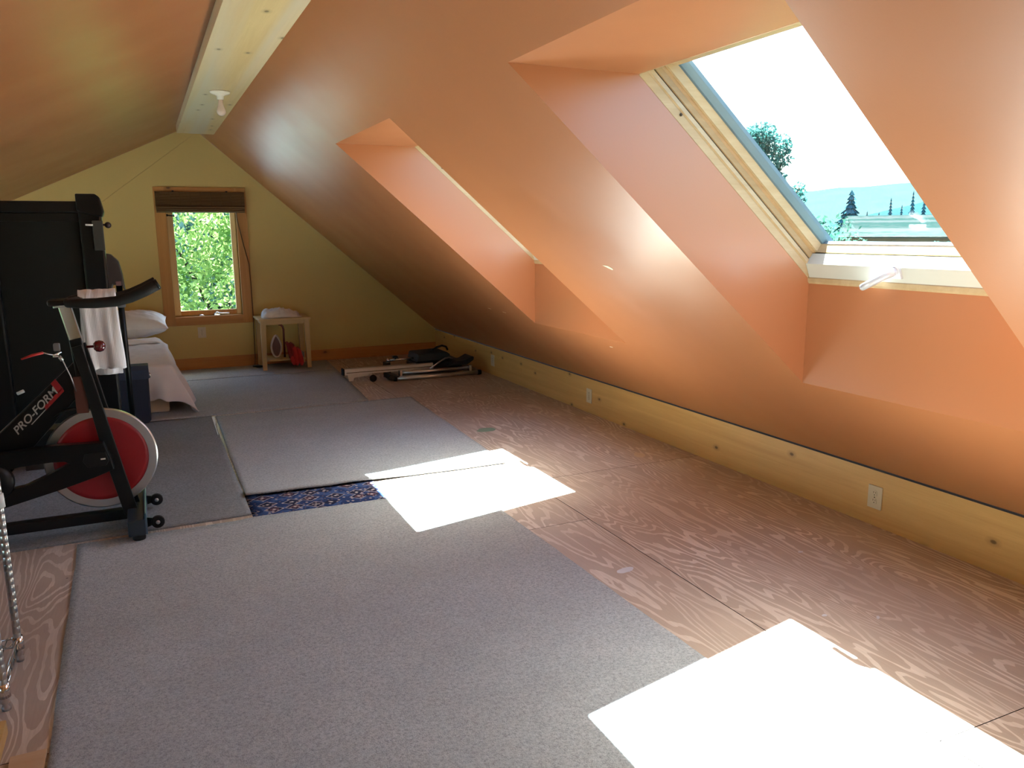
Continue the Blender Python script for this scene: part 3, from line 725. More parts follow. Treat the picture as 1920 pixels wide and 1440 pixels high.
# resistance lever, knob and cable
b = MB(); b.lathe([(0, 0), (.006, 0), (.006, .03), (.014, .030), (.025, .040), (.0285, .055), (.024, .070), (.012, .079), (0, .081)], (-.236, 4.16, .940), 'x', 20)
for v in b.bm.verts: v.co.x -= .040
b.build('tension_knob', simple('red_knob', (.12, .008, .012), .16, 0, .1, coat=.6), bk)
b = MB(); b.tube([(-.545, 4.18, .898), (-.50, 4.18, .913), (-.455, 4.18, .922)], [.004, .0065, .006], 10); bl1 = b.build('brake_lever', REDB, bk)
b = MB(); b.tube([(-.455, 4.18, .922), (-.435, 4.19, .912), (-.415, 4.20, .905), (-.385, 4.21, .916)], [.003, .003, .004, .006], 8); b.box((-.42, 4.19, .895), (-.395, 4.22, .907), .003); b.build('lever_arm', CHROME, bl1)
b = MB(); b.box((-.415, 4.20, .922), (-.388, 4.23, .958), .006); b.build('lever_housing', GREYP, bk)
b = MB(); b.tube([(-.392, 4.215, .90), (-.382, 4.215, .87), (-.36, 4.22, .80), (-.345, 4.24, .72)], .003, 8); b.tube([(-.394, 4.215, .893), (-.385, 4.215, .875)], .008, 10); b.build('brake_cable', STEEL, bk)
b = MB(); b.box((-.353, 4.238, .61), (-.300, 4.25, .79), .004); b.build('warning_plate', simple('brown_plate', (.10, .03, .02), .5), bk)

# towel over the far handlebar
tw = MB(); yb_ = 4.44
def tfn(u, v):
    x = -.302 + .158 * u + .010 * math.sin(v * 3) * (1 if u > .5 else -1) * v
    path = v * .82
    if path < .34:                      # front drop
        z = 1.155 - (.34 - path) * 1.06 + .0; y = yb_ - .033 - .012 * math.sin(u * 9 + 1) * (1 - path / .34) - .012 * (1 - path / .34)
        x += .02 * (1 - path / .34)
    elif path < .42:
        a = (path - .34) / .08 * PI; z = 1.155 + .032 * math.sin(a); y = yb_ - .033 * math.cos(a)
    else:
        z = 1.155 - (path - .42); y = yb_ + .033 + .01 * math.sin(u * 8) * min(1, (path - .42) * 5)
    x += .006 * noise.noise(V((u * 4, v * 6, 2)))
    return V((x, y + .007 * noise.noise(V((u * 7, v * 5, 9))), z + .006 * noise.noise(V((u * 6, v * 4, 4)))))
tw.grid(tfn, 26, 70)
to = tw.build('towel', TOWEL); solidify(to, .007, 0); tag(to, 'white ribbed towel hanging over the bike handlebar', 'towel')

# ------------------------------------------------------------------ folded treadmill
ty = 5.55
tm = thing('treadmill', 'black treadmill folded upright behind the exercise bike', 'treadmill', (-.55, ty, 0))
xl, xr = -.905, -.208
b = MB(); b.box((xl + .12, ty, .30), (xr - .115, ty + .05, 1.60), .004); b.build('deck', DECKB, tm)
for (xa, xb) in ((xl, xl + .125), (xr - .125, xr)):
    b = MB(); b.box((xa, ty - .035, .22), (xb, ty + .09, 1.625), .012); b.build('side_rail', BLACKG, tm)
b = MB(); b.box((xl + .02, ty - .02, 1.585), (xr - .02, ty + .08, 1.655), .012); b.box((xl + .12, ty - .012, 1.535), (xr - .10, ty + .03, 1.585), .004); b.build('end_roller', BLACK, tm)
for xa, xb in ((xr - .13, xr + .006), (xl - .006, xl + .13)):
    b = MB(); b.prism([(xa, 1.60), (xa, 1.698), (xb - .03, 1.698), (xb - .008, 1.68), (xb + .010, 1.59), (xb, 1.56), (xa + .03, 1.585)] if xb > -.5 else
                      [(xb, 1.60), (xb, 1.698), (xa + .03, 1.698), (xa + .008, 1.68), (xa - .010, 1.59), (xa, 1.56), (xb - .03, 1.585)], ty - .05, ty + .10, 'xz', .008); b.build('corner_cap', BLACKG, tm)
b = MB(); b.box((xr - .055, ty - .05, 1.36), (xr + .004, ty - .03, 1.54), .006); lk = b.build('latch_plate', simple('latch_black', (.03, .032, .03), .4), tm)
b = MB(); b.tube([(xr - .09, ty - .052, 1.515), (xr - .05, ty - .052, 1.513)], .006, 10); b.build('latch_pin', WHITE, lk)
b = MB(); b.tube([(xr, ty - .01, 1.515), (xr + .02, ty - .01, 1.515)], .007, 10); b.ball((xr + .030, ty - .01, 1.513), .019); b.build('latch_knob', simple('dark_red_ball', (.03, .012, .014), .4), lk)
for x in (xr + .050, xl - .050):
    b = MB(); b.tube([(x + (.0 if x > -.5 else 0), ty + .33, .05), (x + .0, ty + .31, .6), (x, ty + .28, 1.18)], .019, 16); b.build('upright', BLACK, tm)
    b = MB(); s = 1 if x > -.5 else -1
    yy0, yy1 = ty + .22, ty + .34
    b.prism([(x - s * .10, 1.345), (x - s * .03, 1.330), (x + s * .012, 1.285), (x + s * .028, 1.20), (x + s * .034, 1.12), (x + s * .040, 1.075), (x + s * .018, 1.13), (x - s * .03, 1.135), (x - s * .045, 1.10), (x - s * .10, 1.12)], yy0, yy1, 'xz', .008)
    b.build('console_end', simple('dark_console', (.035, .022, .020), .45), tm)
    b = MB(); b.box((x - .018, yy0 - .004, 1.128), (x + .016, yy0 + .02, 1.158), .006); b.build('clamp_screw', simple('dull_red_plastic', (.16, .07, .07), .5), tm)
    b = MB(); b.tube([(x, ty + .29, .985), (x, ty + .285, 1.03)], .027, 16); b.build('collar', GREYP, tm)
    b = MB(); b.box((x - .03, ty - .12, .0155), (x + .03, ty + .55, .07), .008); b.build('base_foot', BLACK, tm)
b = MB(); b.box((xl - .02, ty + .24, 1.14), (xr + .02, ty + .34, 1.32), .02); b.build('console', BLACKG, tm)
b = MB(); b.box((xl + .03, ty + .0, .08), (xr - .03, ty + .22, .26), .03); b.build('motor_hood', BLACK, tm)
for x in (xl - .05, xr + .05):
    b = MB(); b.lathe([(0, -.015), (.03, -.015), (.03, .015), (0, .015)], (x, ty - .09, .0385), 'x', 18)
    b.build('transport_wheel', RUBBER, tm)
b = MB(); b.tube([(-.76, ty - .04, .515), (-.725, ty - .05, .53)], .011, 10); b.build('release_pin', WHITE, tm)

# ------------------------------------------------------------------ chrome rack at the left edge
rk = thing('wire_rack', 'chrome wire shelf rack at the left edge of the plywood', 'shelf rack', (-.95, 2.85, 0))
def post(x, y):
    prof = [(0, .0), (.012, .0), (.013, .012), (.008, .02), (.0125, .025)]
    z = .03
    while z < 1.32:
        prof += [(.0125, z + .0225), (.0118, z + .0237), (.0118, z + .0246), (.0125, z + .0255)]; z += .0254
    prof += [(.0125, z), (.006, z + .006), (0, z + .007)]
    b = MB(); b.lathe(prof, (x, y, 0), 'z', 14); b.build('post', STEEL, rk)
PX0, PX1, PY0, PY1 = -1.38, -.508, 2.69, 3.01
for x in (PX0, PX1):
    for y in (PY0, PY1): post(x, y)
for z in (.085, .60, 1.15):
    b = MB()
    for dz in (0, -.032):
        for y in (PY0, PY1): b.tube([(PX0, y, z + dz), (PX1, y, z + dz)], .0035, 8)
        for x in (PX0, PX1): b.tube([(x, PY0, z + dz), (x, PY1, z + dz)], .0035, 8)
    for x in (PX0, PX1):                     # zigzag truss on the short sides
        k = 10; pts = [(x, PY0 + (PY1 - PY0) * i / k, z - (.032 if i % 2 else 0)) for i in range(k + 1)]
        b.tube(pts, .0028, 6)
    for y in (PY0, PY1):
        k = 26; pts = [(PX0 + (PX1 - PX0) * i / k, y, z - (.032 if i % 2 else 0)) for i in range(k + 1)]
        b.tube(pts, .0028, 6)
    for i in range(1, 30):
        x = PX0 + (PX1 - PX0) * i / 30; b.tube([(x, PY0, z + .004), (x, PY1, z + .004)], .002, 6)
    sh = b.build('wire_shelf', CHROME, rk)
    for x in (PX0, PX1):
        for y in (PY0, PY1):
            b = MB(); b.lathe([(.013, -.04), (.018, -.04), (.0165, .006), (.013, .006)], (x, y, z), 'z', 16)
            b.build('collar', CHROME if z != .60 else WHITE, sh)
# dark panel with a pale rim standing on the lowest shelf
pn = thing('framed_panel', 'dark panel with pale rounded rim standing on the rack bottom shelf', 'panel', (-.80, 2.86, .095))
def rr(x0, x1, z0, z1, r):
    P = []
    for cx, cz, a in ((x1 - r, z1 - r, 0), (x0 + r, z1 - r, 90), (x0 + r, z0 + r, 180), (x1 - r, z0 + r, 270)):
        for k in range(6): t = math.radians(a + 18 * k); P.append((cx + r * math.cos(t), cz + r * math.sin(t)))
    return P
b = MB(); b.prism(rr(-1.10, -.548, .100, .395, .03), 2.845, 2.870); b.build('board', simple('dark_board', (.03, .03, .03), .5), pn)
b = MB(); P = rr(-1.10, -.548, .100, .395, .03); b.tube([(x, 2.8575, z) for x, z in P + P[:1]], .0085, 8); b.build('rim', simple('pale_rim', (.5, .49, .47), .5), pn)
# pine board end lying at the rack foot
b = MB(); b.box((-1.2, 2.05, 0), (-.485, 2.55, .045), .004); tag(b.build('pine_board', pine('yellow_pine', (.62, .40, .14), (.5, .28, .08), 'x')), 'yellow pine board end on the plywood in front of the chrome rack', 'board')
b = MB(); b.box((-.46, 2.02, 0), (-.37, 2.40, .012), .001); tag(b.build('plywood_strip', pine('pale_ply', (.56, .40, .24), (.45, .3, .17), 'x', knots=False)), 'small pale plywood strip beside the big front carpet edge', 'board')

# ------------------------------------------------------------------ bed, pillow, bag
bd = thing('bed', 'low bed with crumpled white quilt beside the gable window', 'bed', (-.5, 8.0, 0))
BX0, BX1, BY0, BY1 = -1.25, .115, 6.98, 9.14
b = MB(); b.box((BX0, BY0 + .02, .012), (BX1 - .02, BY1, .21), .02); b.build('box_spring', BEIGE, bd)
b = MB(); b.box((BX0, BY0 + .04, .21), (BX1 - .025, BY1, .385), .05); b.build('mattress', SHEET, bd)
# quilt : flat top, rolled edges, flaring skirt on the right side and the foot
q = MB(); NU, NV = 74, 84
def qfn(u, v):
    # u : across (left -> right then down), v : from head (0) to foot (1) then down
    wtop, side = (BX1 - BX0), .40
    ltop, foot = 1.56, .36
    su = u * (wtop + side); sv = v * (ltop + foot)
    yh = BY0 + ltop
    over_x = max(0, su - wtop); over_y = max(0, sv - ltop)
    x = BX0 + min(su, wtop); y = yh - min(sv, ltop)
    z = .412 + .016 * fbm((x * 1.2, y * 1.2, 0), 2.2)
    drop = max(over_x, over_y) if (over_x == 0 or over_y == 0) else math.hypot(over_x, over_y) * .93
    fl_ = .16 + .42 * sm(.2, 1, v)
    rip = math.sin(y * 17 + 1.5 * math.sin(y * 5)) if over_x > over_y else math.sin(x * 15 + 1.2 * math.sin(x * 6))
    if over_x > 0:
        x += (1 - math.exp(-over_x / .05)) * .03 + over_x * fl_ * .78 + .030 * rip * min(1, over_x / .2) * sm(0, .15, over_x)
    if over_y > 0:
        y -= (1 - math.exp(-over_y / .05)) * .03 + over_y * .16 + .028 * rip * min(1, over_y / .2)
    hem = 1.0
    if over_y > 0 and over_x <= 0:
        hem = .80 + .22 * fbm((x * 2, 5, 0), 2.3)
    d = drop * hem
    z -= max(0, d - .025) * (.94 if over_x > 0 else .98) + min(d, .025) * .35
    z = max(z, .022 + .008 * abs(fbm((x, y, 3), 6)))
    z += .015 * fbm((x, y, 8), 6) * (1 if drop < .02 else .3)
    return V((x, y, z))
q.grid(qfn, NU, NV); qo = q.build('quilt', SHEET, bd); solidify(qo, .012, 1); subsurf(qo, 1)
# turned back sheet ridge
q = MB()
def sfn(u, v):
    x = BX0 + u * (BX1 - BX0 + .035); t = v * 2 * PI
    y = 8.50 + .10 * math.cos(t) + .02 * fbm((x, 2, 0), 2); z = .425 + .028 * math.sin(t) + .012 * fbm((x * 2, v, 5), 4)
    e = sm(.93, 1.0, u); z -= .07 * e
    return V((x, y, z))
q.grid(sfn, 40, 20); q.build('turned_sheet', SHEET, bd)
pl = MB()
def pfn(u, v):
    x = -.62 + u * .80; 
    a = (u - .5) * 2; bq = (v - .5) * 2
    return x, a, bq
N = 40
for sgn in (1, -1):
    def f(u, v, s=sgn):
        a, bq = u * 2 - 1, v * 2 - 1
        th = .122 * max(0, (1 - abs(a) ** 3.2)) ** .55 * max(0, (1 - abs(bq) ** 3)) ** .55
        pin = 1 - .07 * (1 - abs(a)) ** .5 * 0 - .06 * (1 - bq * bq) * (abs(a) > .2) * abs(a)
        X = -.225 + .40 * a * (1 - .05 * (1 - bq * bq)); Y = .245 * bq * (1 - .05 * (1 - a * a))
        Zt = s * th * (1 + .25 * fbm((X * 2, Y * 2, s), 2.4)) + .006 * fbm((X * 3, Y * 3, s), 6)
        # lean against the gable: tilt up
        ct, st_ = math.cos(.16), math.sin(.16)
        return V((X, 8.93 + Y * ct - Zt * st_, .562 + Y * st_ + Zt * ct))
    pl.grid(f, N, N)
po = pl.build('pillow', PILLOWM); subsurf(po, 1); tag(po, 'plump white pillow propped at the head of the bed', 'pillow')
# bag
bg = thing('storage_bag', 'dark navy fabric bag standing at the foot of the bed', 'bag', (-.2, 6.78, 0))
b = MB(); b.prism([(-.40, .010), (-.070, .010), (-.048, .03), (-.040, .40), (-.046, .435), (-.40, .44)], 6.64, 6.84, 'xz', .012); b.build('body', NAVY, bg)
b = MB(); b.prism([(6.635, .36), (6.630, .43), (6.66, .462), (6.84, .455), (6.85, .36)], -.40, -.036, 'yz', .006); b.build('lid', simple('navy_lid', (.026, .036, .068), .7, bump=.2, bscale=200), bg)
b = MB(); b.tube([(-.034, 6.68, .40), (-.028, 6.68, .38), (-.032, 6.68, .36)], .005, 8); b.build('zip_pull', CHROME, bg)

# ------------------------------------------------------------------ side table and what is on and under it
tb = thing('side_table', 'small pale birch side table with lower shelf by the gable window', 'table', (1.33, 8.93, 0))
TX0, TX1, TY0, TY1 = 1.055, 1.600, 8.70, 9.165
b = MB(); b.box((TX0, TY0, .542), (TX1, TY1, .562), .003); b.build('tabletop', BIRCH, tb)
for x, sx in ((TX0 + .045, -1), (TX1 - .045, 1)):
    for y, sy in ((TY0 + .035, -1), (TY1 - .035, 1)):
        b = MB(); r0, r1 = .026, .021
        cx, cy, bx, by = x, y, x + sx * .008, y
        vt = [(cx + a * r0, cy + c * r0, .542) for a, c in ((-1, -1), (1, -1), (1, 1), (-1, 1))]
        vb = [(bx + a * r1, by + c * r1, .010) for a, c in ((-1, -1), (1, -1), (1, 1), (-1, 1))]
        b.poly(vt); b.poly(vb[::-1])
        for i in range(4): b.poly([vb[i], vb[(i + 1) % 4], vt[(i + 1) % 4], vt[i]])
        b.build('leg', pine('birch_leg', (.58, .42, .21), (.47, .31, .13), 'z', knots=False), tb)
for lo, hi in (((TX0 + .07, TY0 + .025, .497), (TX1 - .07, TY0 + .043, .542)), ((TX0 + .07, TY1 - .043, .497), (TX1 - .07, TY1 - .025, .542)),
               ((TX0 + .036, TY0 + .06, .497), (TX0 + .054, TY1 - .06, .542)), ((TX1 - .054, TY0 + .06, .497), (TX1 - .036, TY1 - .06, .542))):
    b = MB(); b.box(lo, hi, .001); b.build('apron', BIRCH, tb)
b = MB(); b.box((TX0 + .07, TY0 + .05, .098), (TX1 - .07, TY1 - .05, .114), .002); b.build('shelf', BIRCH, tb)
# folded cloth
cm = MB()
def cfn(u, v):
    a, bq = u * 2 - 1, v * 2 - 1
    r = max(0, 1 - (abs(a) ** 2.4 + abs(bq) ** 2.4))
    x = 1.315 + .20 * a + .02 * fbm((a, bq, 1), 1.5); y = 8.90 + .125 * bq
    h = (.088 * r ** .5) * (1 + .35 * fbm((a * 1.3, bq, 4), 1.6) - .25 * a) + .012 * fbm((a * 2, bq * 2, 2), 3) * (r > .05)
    return V((x, y, .5645 + max(0, h)))
cm.grid(cfn, 44, 36); co_ = cm.build('crumpled_cloth', SHEET); solidify(co_, .004, 1); tag(co_, 'crumpled white cloth heaped on the birch side table', 'cloth')
# pale oval iron on the lower shelf
ir = thing('clothes_iron', 'upright pale-rimmed pointed oval iron on the table shelf', 'iron', (1.235, 8.86, .115))
P = []
for k in range(28):
    t = 2 * PI * k / 28; c, s = math.cos(t), math.sin(t)
    zz = .132 + .118 * s; xx = 1.238 + .052 * c * (1 - .45 * max(0, s) ** 1.5)
    P.append((xx, zz + .117))
b = MB(); b.prism(P, 8.83, 8.86); b.build('soleplate', simple('dark_red_sole', (.09, .025, .02), .4), ir)
b = MB(); b.tube([(x, 8.835, z) for x, z in P + P[:1]], .011, 10); b.build('rim', simple('iron_white', (.55, .50, .45), .5), ir)
b = MB(); b.ball((1.238, 8.885, .235), 1, (.045, .035, .10)); b.tube([(1.238, 8.91, .18), (1.238, 8.96, .20), (1.238, 8.96, .28), (1.238, 8.91, .31)], .012, 10); b.build('handle', simple('iron_body', (.50, .46, .42), .5), ir)
# hooked dark red tube
b = MB(); b.tube([(1.33, 8.90, .1155), (1.332, 8.90, .30), (1.334, 8.90, .42), (1.326, 8.90, .455), (1.305, 8.90, .475), (1.285, 8.90, .478)], .0115, 12)
b.build('hooked_tube', simple('dark_red_tube', (.16, .02, .015), .22, .2, coat=.4)); tag(bpy.data.objects['hooked_tube'], 'dark red shiny hooked tube rising from the table shelf', 'tube')
# red gloves
gl = thing('red_gloves', 'bundle of red gloves drooping off the front of the table shelf', 'gloves', (1.40, 8.78, .12))
b = MB()
for (x, z0, z1, r) in ((1.345, .285, .13, .022), (1.385, .275, .09, .024)):
    b.tube([(x, 8.82, z0), (x + .008, 8.76, z0 - .02), (x + .012, 8.725, (z0 + z1) / 2), (x + .02, 8.722, z1)], [.016, r, r, r * .75], 12)
b.build('cuff', simple('dull_red_knit', (.22, .015, .02), .8, bump=.2), gl)
for (x, z0, z1) in ((1.405, .24, .045), (1.452, .21, .04), (1.372, .16, .05)):
    b = MB(); b.tube([(x, 8.80, z0 + .01), (x + .006, 8.735, z0 - .02), (x + .016, 8.705, (z0 + z1) / 2), (x + .022, 8.70, z1 + .03), (x + .022, 8.70, z1)], [.018, .026, .028, .027, .012], 12)
    b.build('mitt', simple('bright_red_knit', (.42, .018, .022), .8, bump=.2), gl)
# grey stacked bars to the right
for k in range(3):
    b = MB(); b.box((1.45, 8.80 + .0, .1155 + k * .028), (1.525, 9.05, .1155 + k * .028 + .018), .003)
    o = b.build('grey_bar', GREYP); tag(o, ['bottom grey bar of the short stack on the table shelf', 'middle grey bar of the short stack on the table shelf', 'top grey bar of the short stack on the table shelf'][k], 'bar', 'grey bars on the table shelf')
    if k: o.location.z = -.010 * k

# ------------------------------------------------------------------ folded rowing machine
rw = thing('rowing_machine', 'silver and black rowing machine folded flat by the knee board', 'rowing machine', (2.4, 7.6, 0))
b = MB(); b.prism([(7.640, .078), (7.640, .128), (7.648, .138), (7.705, .138), (7.713, .128), (7.713, .078)], 1.70, 2.62, 'yz', .003); ra = b.build('rail', ALU, rw)
b = MB(); b.box((1.685, 7.634, .074), (1.703, 7.719, .142), .006); b.build('end_cap', RUBBER, ra)
b = MB(); b.box((1.72, 7.638, .097), (2.60, 7.6405, .103)); b.build('rail_groove', SLOT, ra)
b = MB(); b.prism([(1.745, .012), (1.79, .012), (1.80, .045), (1.96, .055), (1.96, .078), (1.73, .078)], 7.655, 7.70, 'xz', .003); b.build('rail_foot', ALU, rw)
b = MB(); b.lathe([(0, -.02), (.030, -.02), (.034, -.012), (.034, .012), (.030, .02), (0, .02)], (1.975, 7.60, .035), 'y', 24); b.build('roller_wheel', RUBBER, rw)
b = MB(); b.tube([(1.93, 7.70, .072), (1.965, 7.66, .065), (1.975, 7.60, .04)], .018, 10); b.build('wheel_arm', ALU, rw)
b = MB(); b.tube([(2.19, 7.515, .026), (3.05, 7.49, .026)], .022, 16); f1 = b.build('floor_tube', STEEL, rw)
for xa, xb, y in ((2.165, 2.19, 7.515), (3.05, 3.085, 7.489)):
    b = MB(); b.tube([(xa, y, .026), (xb, y, .026)], .026, 16); b.build('tube_cap', RUBBER, f1)
b = MB(); b.tube([(2.26, 7.60, .064), (2.99, 7.57, .068)], .024, 16); b.build('side_tube', STEEL, rw)
for x, y in ((2.255, 7.6), (2.995, 7.57)):
    b = MB(); b.box((x - .012, y - .03, .012), (x + .012, y + .03, .095), .004); b.build('tube_bracket', ALU, rw)
b = MB(); b.prism([(2.10, .030), (2.20, .012), (2.22, .05), (2.12, .075)], 7.50, 7.68, 'xz', .004); b.build('corner_bracket', BLACK, rw)
b = MB(); b.prism([(2.46, .142), (2.48, .225), (2.79, .232), (2.83, .205), (2.84, .142)], 7.70, 8.02, 'xz', .015); b.build('resistance_box', simple('dark_teal_case', (.012, .020, .026), .5), rw)
b = MB(); b.box((2.44, 7.66, .03), (2.95, 8.0, .142), .02); b.build('frame_block', BLACK, rw)
b = MB(); b.tube([(2.68, 7.85, .228), (2.74, 7.86, .262), (2.80, 7.86, .275), (2.84, 7.85, .262), (2.855, 7.84, .225)], .011, 10); b.build('carry_handle', RUBBER, rw)
b = MB(); b.tube([(2.56, 7.56, .092), (2.66, 7.58, .148), (2.74, 7.60, .182), (2.79, 7.62, .184), (2.83, 7.63, .168)], .0085, 10); b.build('pull_handle', STEEL, rw)
b = MB(); b.prism([(2.74, .10), (2.85, .145), (2.95, .15), (3.02, .185), (3.045, .18), (3.04, .145), (2.97, .10)], 7.56, 7.78, 'xz', .012); b.build('footrest', simple('navy_plastic', (.012, .016, .022), .5), rw)
b = MB(); b.tube([(2.20, 7.82, .166), (2.46, 7.80, .176)], .012, 12); b.lathe([(0, -.012), (.02, -.012), (.02, .012), (0, .012)], (2.195, 7.82, .166), 'x', 14); b.build('piston', CHROME, rw)
b = MB(); b.box((2.15, 7.78, .012), (2.21, 7.86, .155), .005); b.build('piston_mount', BLACK, rw)
b = MB(); b.lathe([(0, 0), (.028, 0), (.032, .008), (.02, .016), (0, .018)], (2.27, 7.81, .19)); b.tube([(2.27, 7.81, .165), (2.27, 7.81, .192)], .008, 8); b.build('adjuster_knob', RUBBER, rw)

# ------------------------------------------------------------------ outside
GZ = -5.0
gr = MB(); gr.grid(lambda u, v: V((-120 + 620 * u, YF + 1.5 + 420 * v if False else -150 + 600 * v, GZ + .25 * fbm((u * 40, v * 40, 0), .6))), 60, 60)
gm = NT('meadow'); oo = gm.tc.outputs['Object']
gm.set(Base_Color=gm.mix(gm.noise(oo, .35, 4), (.014, .028, .014), (.022, .038, .018)), Roughness=.9, Specular_IOR_Level=0)
gr.bm.faces.ensure_lookup_table()
grass_o = gr.build('ground', gm.m); tag(grass_o, kind='structure')
yd = MB(); yd.grid(lambda u, v: V((-40 + 41 * u, 11 + 60 * v, GZ + .30 + .03 * fbm((u * 9, v * 9, 3), 1))), 12, 12)  # pale ground added to give the ceilings a neutral sheen
tag(yd.build('bounce_ground_far', simple('pale_sheen_ground', (.10, .115, .125), .9, 0, .15, scale=.6, spec=0)), kind='structure')
yd = MB(); yd.grid(lambda u, v: V((-45 + 39.5 * u, -16 + 27 * v, GZ + .30 + .03 * fbm((u * 9, v * 9, 8), 1))), 12, 12)  # unseen pale ground, added to bounce sun up through the left windows
tag(yd.build('bounce_ground_left', simple('pale_bounce', (.27, .26, .24), .9, 0, .1, scale=.6, spec=0)), kind='structure')
def leaves(b, c, rad, n, size, shell=.55):
    for _ in range(n):
        while True:
            p = V((random.uniform(-1, 1), random.uniform(-1, 1), random.uniform(-1, 1)))
            if shell * .6 < p.length < 1: break
        o = V((c[0] + p.x * rad[0], c[1] + p.y * rad[1], c[2] + p.z * rad[2]))
        a = V((random.gauss(0, 1), random.gauss(0, 1), random.gauss(0, 1))).normalized()
        d = a.orthogonal().normalized(); d.rotate(Matrix.Rotation(random.uniform(0, 6.28), 3, a)); e = a.cross(d)
        s = size * random.uniform(.6, 1.3)
        b.poly([o - d * s, o - e * s * .45 + d * s * .1, o + d * s, o + e * s * .45 + d * s * .1])
BARK = simple('bark', (.03, .025, .02), .9, bump=.4, spec=0)
def tree(name, label, base, trunk_h, clumps, n, size, m, group):
    root = thing(name, label, 'tree', base, group)
    b = MB()
    bx, by, bz = base
    b.tube([(bx, by, bz), (bx + .1, by, bz + trunk_h * .5), (bx, by + .1, bz + trunk_h)], [.22, .16, .09], 8)
    for c, r in clumps:
        b.tube([(bx, by, bz + trunk_h * .55), ((bx + c[0]) / 2 + .1, (by + c[1]) / 2, (bz + trunk_h * .6 + c[2]) / 2), c], [.09, .06, .025], 6)
    b.build('trunk', BARK, root)
    b = MB(); tot = sum(r[0] * r[1] * r[2] for _, r in clumps)
    for c, r in clumps: leaves(b, c, r, int(n * r[0] * r[1] * r[2] / tot), size)
    b.build('crown', m, root)
    return root
LEAF_Y = leafmat('sunny_leaves', (.11, .20, .05), (.34, .43, .15))
LEAF_G = leafmat('green_leaves', (.10, .20, .17), (.28, .40, .34))
LEAF_B = leafmat('far_leaves', (.022, .092, .084), (.045, .125, .112))
G1 = 'trees outside the gable window'
tree('leafy_tree', 'bright yellow-green tree filling the gable window view', (1.6, 15.2, GZ), 5.6,
     [((1.3, 14.6, .3), (1.5, 1.2, 1.3)), ((.4, 15.2, 1.6), (1.3, 1.2, 1.2)), ((1.9, 15.0, 1.5), (1.3, 1.2, 1.2)), ((1.0, 15.0, -1.3), (1.6, 1.2, 1.3)), ((1.6, 15.2, 3.2), (1.8, 1.5, 1.3)), ((.75, 15.0, -.1), (.8, 1.0, 1.3))], 15000, .062, LEAF_Y, G1)
tree('leafy_tree', 'darker green tree behind the bright one in the gable window', (2.6, 19.5, GZ), 6.4,
     [((2.4, 19, .8), (2.2, 1.4, 2.0)), ((1.0, 19.5, .2), (1.3, 1.4, 2.2)), ((1.6, 19.6, -2.0), (2.6, 1.4, 1.8)), ((1.6, 19.6, 3.0), (2.6, 1.6, 1.6)), ((3.9, 19.6, -.6), (1.6, 1.4, 2.2))], 26000, .12, LEAF_G, G1)
G2 = 'trees seen through the near roof window'
tree('tall_tree', 'tall open-crowned tree at the left of the near roof window', (18.3, 22.6, GZ), 8.2,
     [((29.5 * math.sin(math.radians(a)), 29.5 * math.cos(math.radians(a)), 1.45 + 29.5 * math.tan(math.radians(e))), (r, r, r * .8)) for a, e, r in
      ((41.7, 6.2, .55), (42.8, 5.5, .5), (40.9, 5.6, .75), (42.3, 4.5, .55), (43.2, 4.6, .32), (41.3, 3.7, .75), (42.7, 3.3, .42), (42.9, 2.2, .6), (44.3, 2.7, .26), (44.2, 1.9, .34), (43.6, .9, .7), (42.0, 1.6, 1.0), (41.0, 2.4, 1.0))],
     15000, .075, LEAF_B, G2)
for i, (az, dist, zt_, r) in enumerate(((45.2, 24, 1.9, 1.0), (46.0, 22, 1.5, .9), (44.3, 20, 1.05, .9), (46.6, 34, 2.0, 1.2), (48.2, 18.5, .55, .75))):
    x, y = dist * math.sin(math.radians(az)), dist * math.cos(math.radians(az))
    tree('round_tree', 'low rounded tree among the green clump below the tall tree', (x, y, GZ), zt_ - GZ - r,
         [((x, y, zt_ - r), (r, r, r)), ((x + .5 * r, y - .4 * r, zt_ - 1.6 * r), (r, r, r * .9)), ((x - .5 * r, y + .3 * r, zt_ - 1.9 * r), (r, r, r))], 1300, .10, leafmat('clump_leaves', (.026, .085, .060), (.05, .11, .077)), G2)
def conifer(az, dist, zt_, w, label):
    x, y = dist * math.sin(math.radians(az)), dist * math.cos(math.radians(az))
    root = thing('conifer', label, 'tree', (x, y, GZ), 'conifers on the skyline')
    b = MB(); b.tube([(x, y, GZ), (x, y, zt_)], [.4, .05], 8); b.build('trunk', BARK, root)
    b = MB(); h = zt_ + 1.0
    for k in range(16):
        z = zt_ - h * (k + .3) / 16; r = w * (k + 1.6) / 16 * random.uniform(.8, 1.15)
        for j in range(16):
            t = 2 * PI * (j + random.random()) / 16; rr_ = r * random.uniform(.75, 1.15); s = .30 * r
            tip = V((x + rr_ * math.cos(t), y + rr_ * math.sin(t), z - r * .35))
            sd = V((-math.sin(t), math.cos(t), 0)) * s
            top = V((x, y, z + h / 16 * 1.1))
            b.poly([top, tip + sd, tip - V((0, 0, .15 * r)), tip - sd])
    b.build('foliage', simple('conifer_green', (.032, .092, .105), .9, spec=0), root)
conifer(47.5, 85, 4.9, 2.2, 'dark conifer standing left of the barn roof skyline')
for k, (az, zt_, w) in enumerate(((48.5, 3.3, .85), (49.2, 3.2, .85), (49.85, 4.7, .8), (50.5, 4.0, .8), (51.1, 5.4, .85), (51.75, 5.0, .8), (52.4, 5.2, .8), (53.1, 4.6, .8))):
    conifer(az, 110 + (k % 2) * 4, zt_ * 1.05, w, 'bluish conifer in the row behind the barn roof')
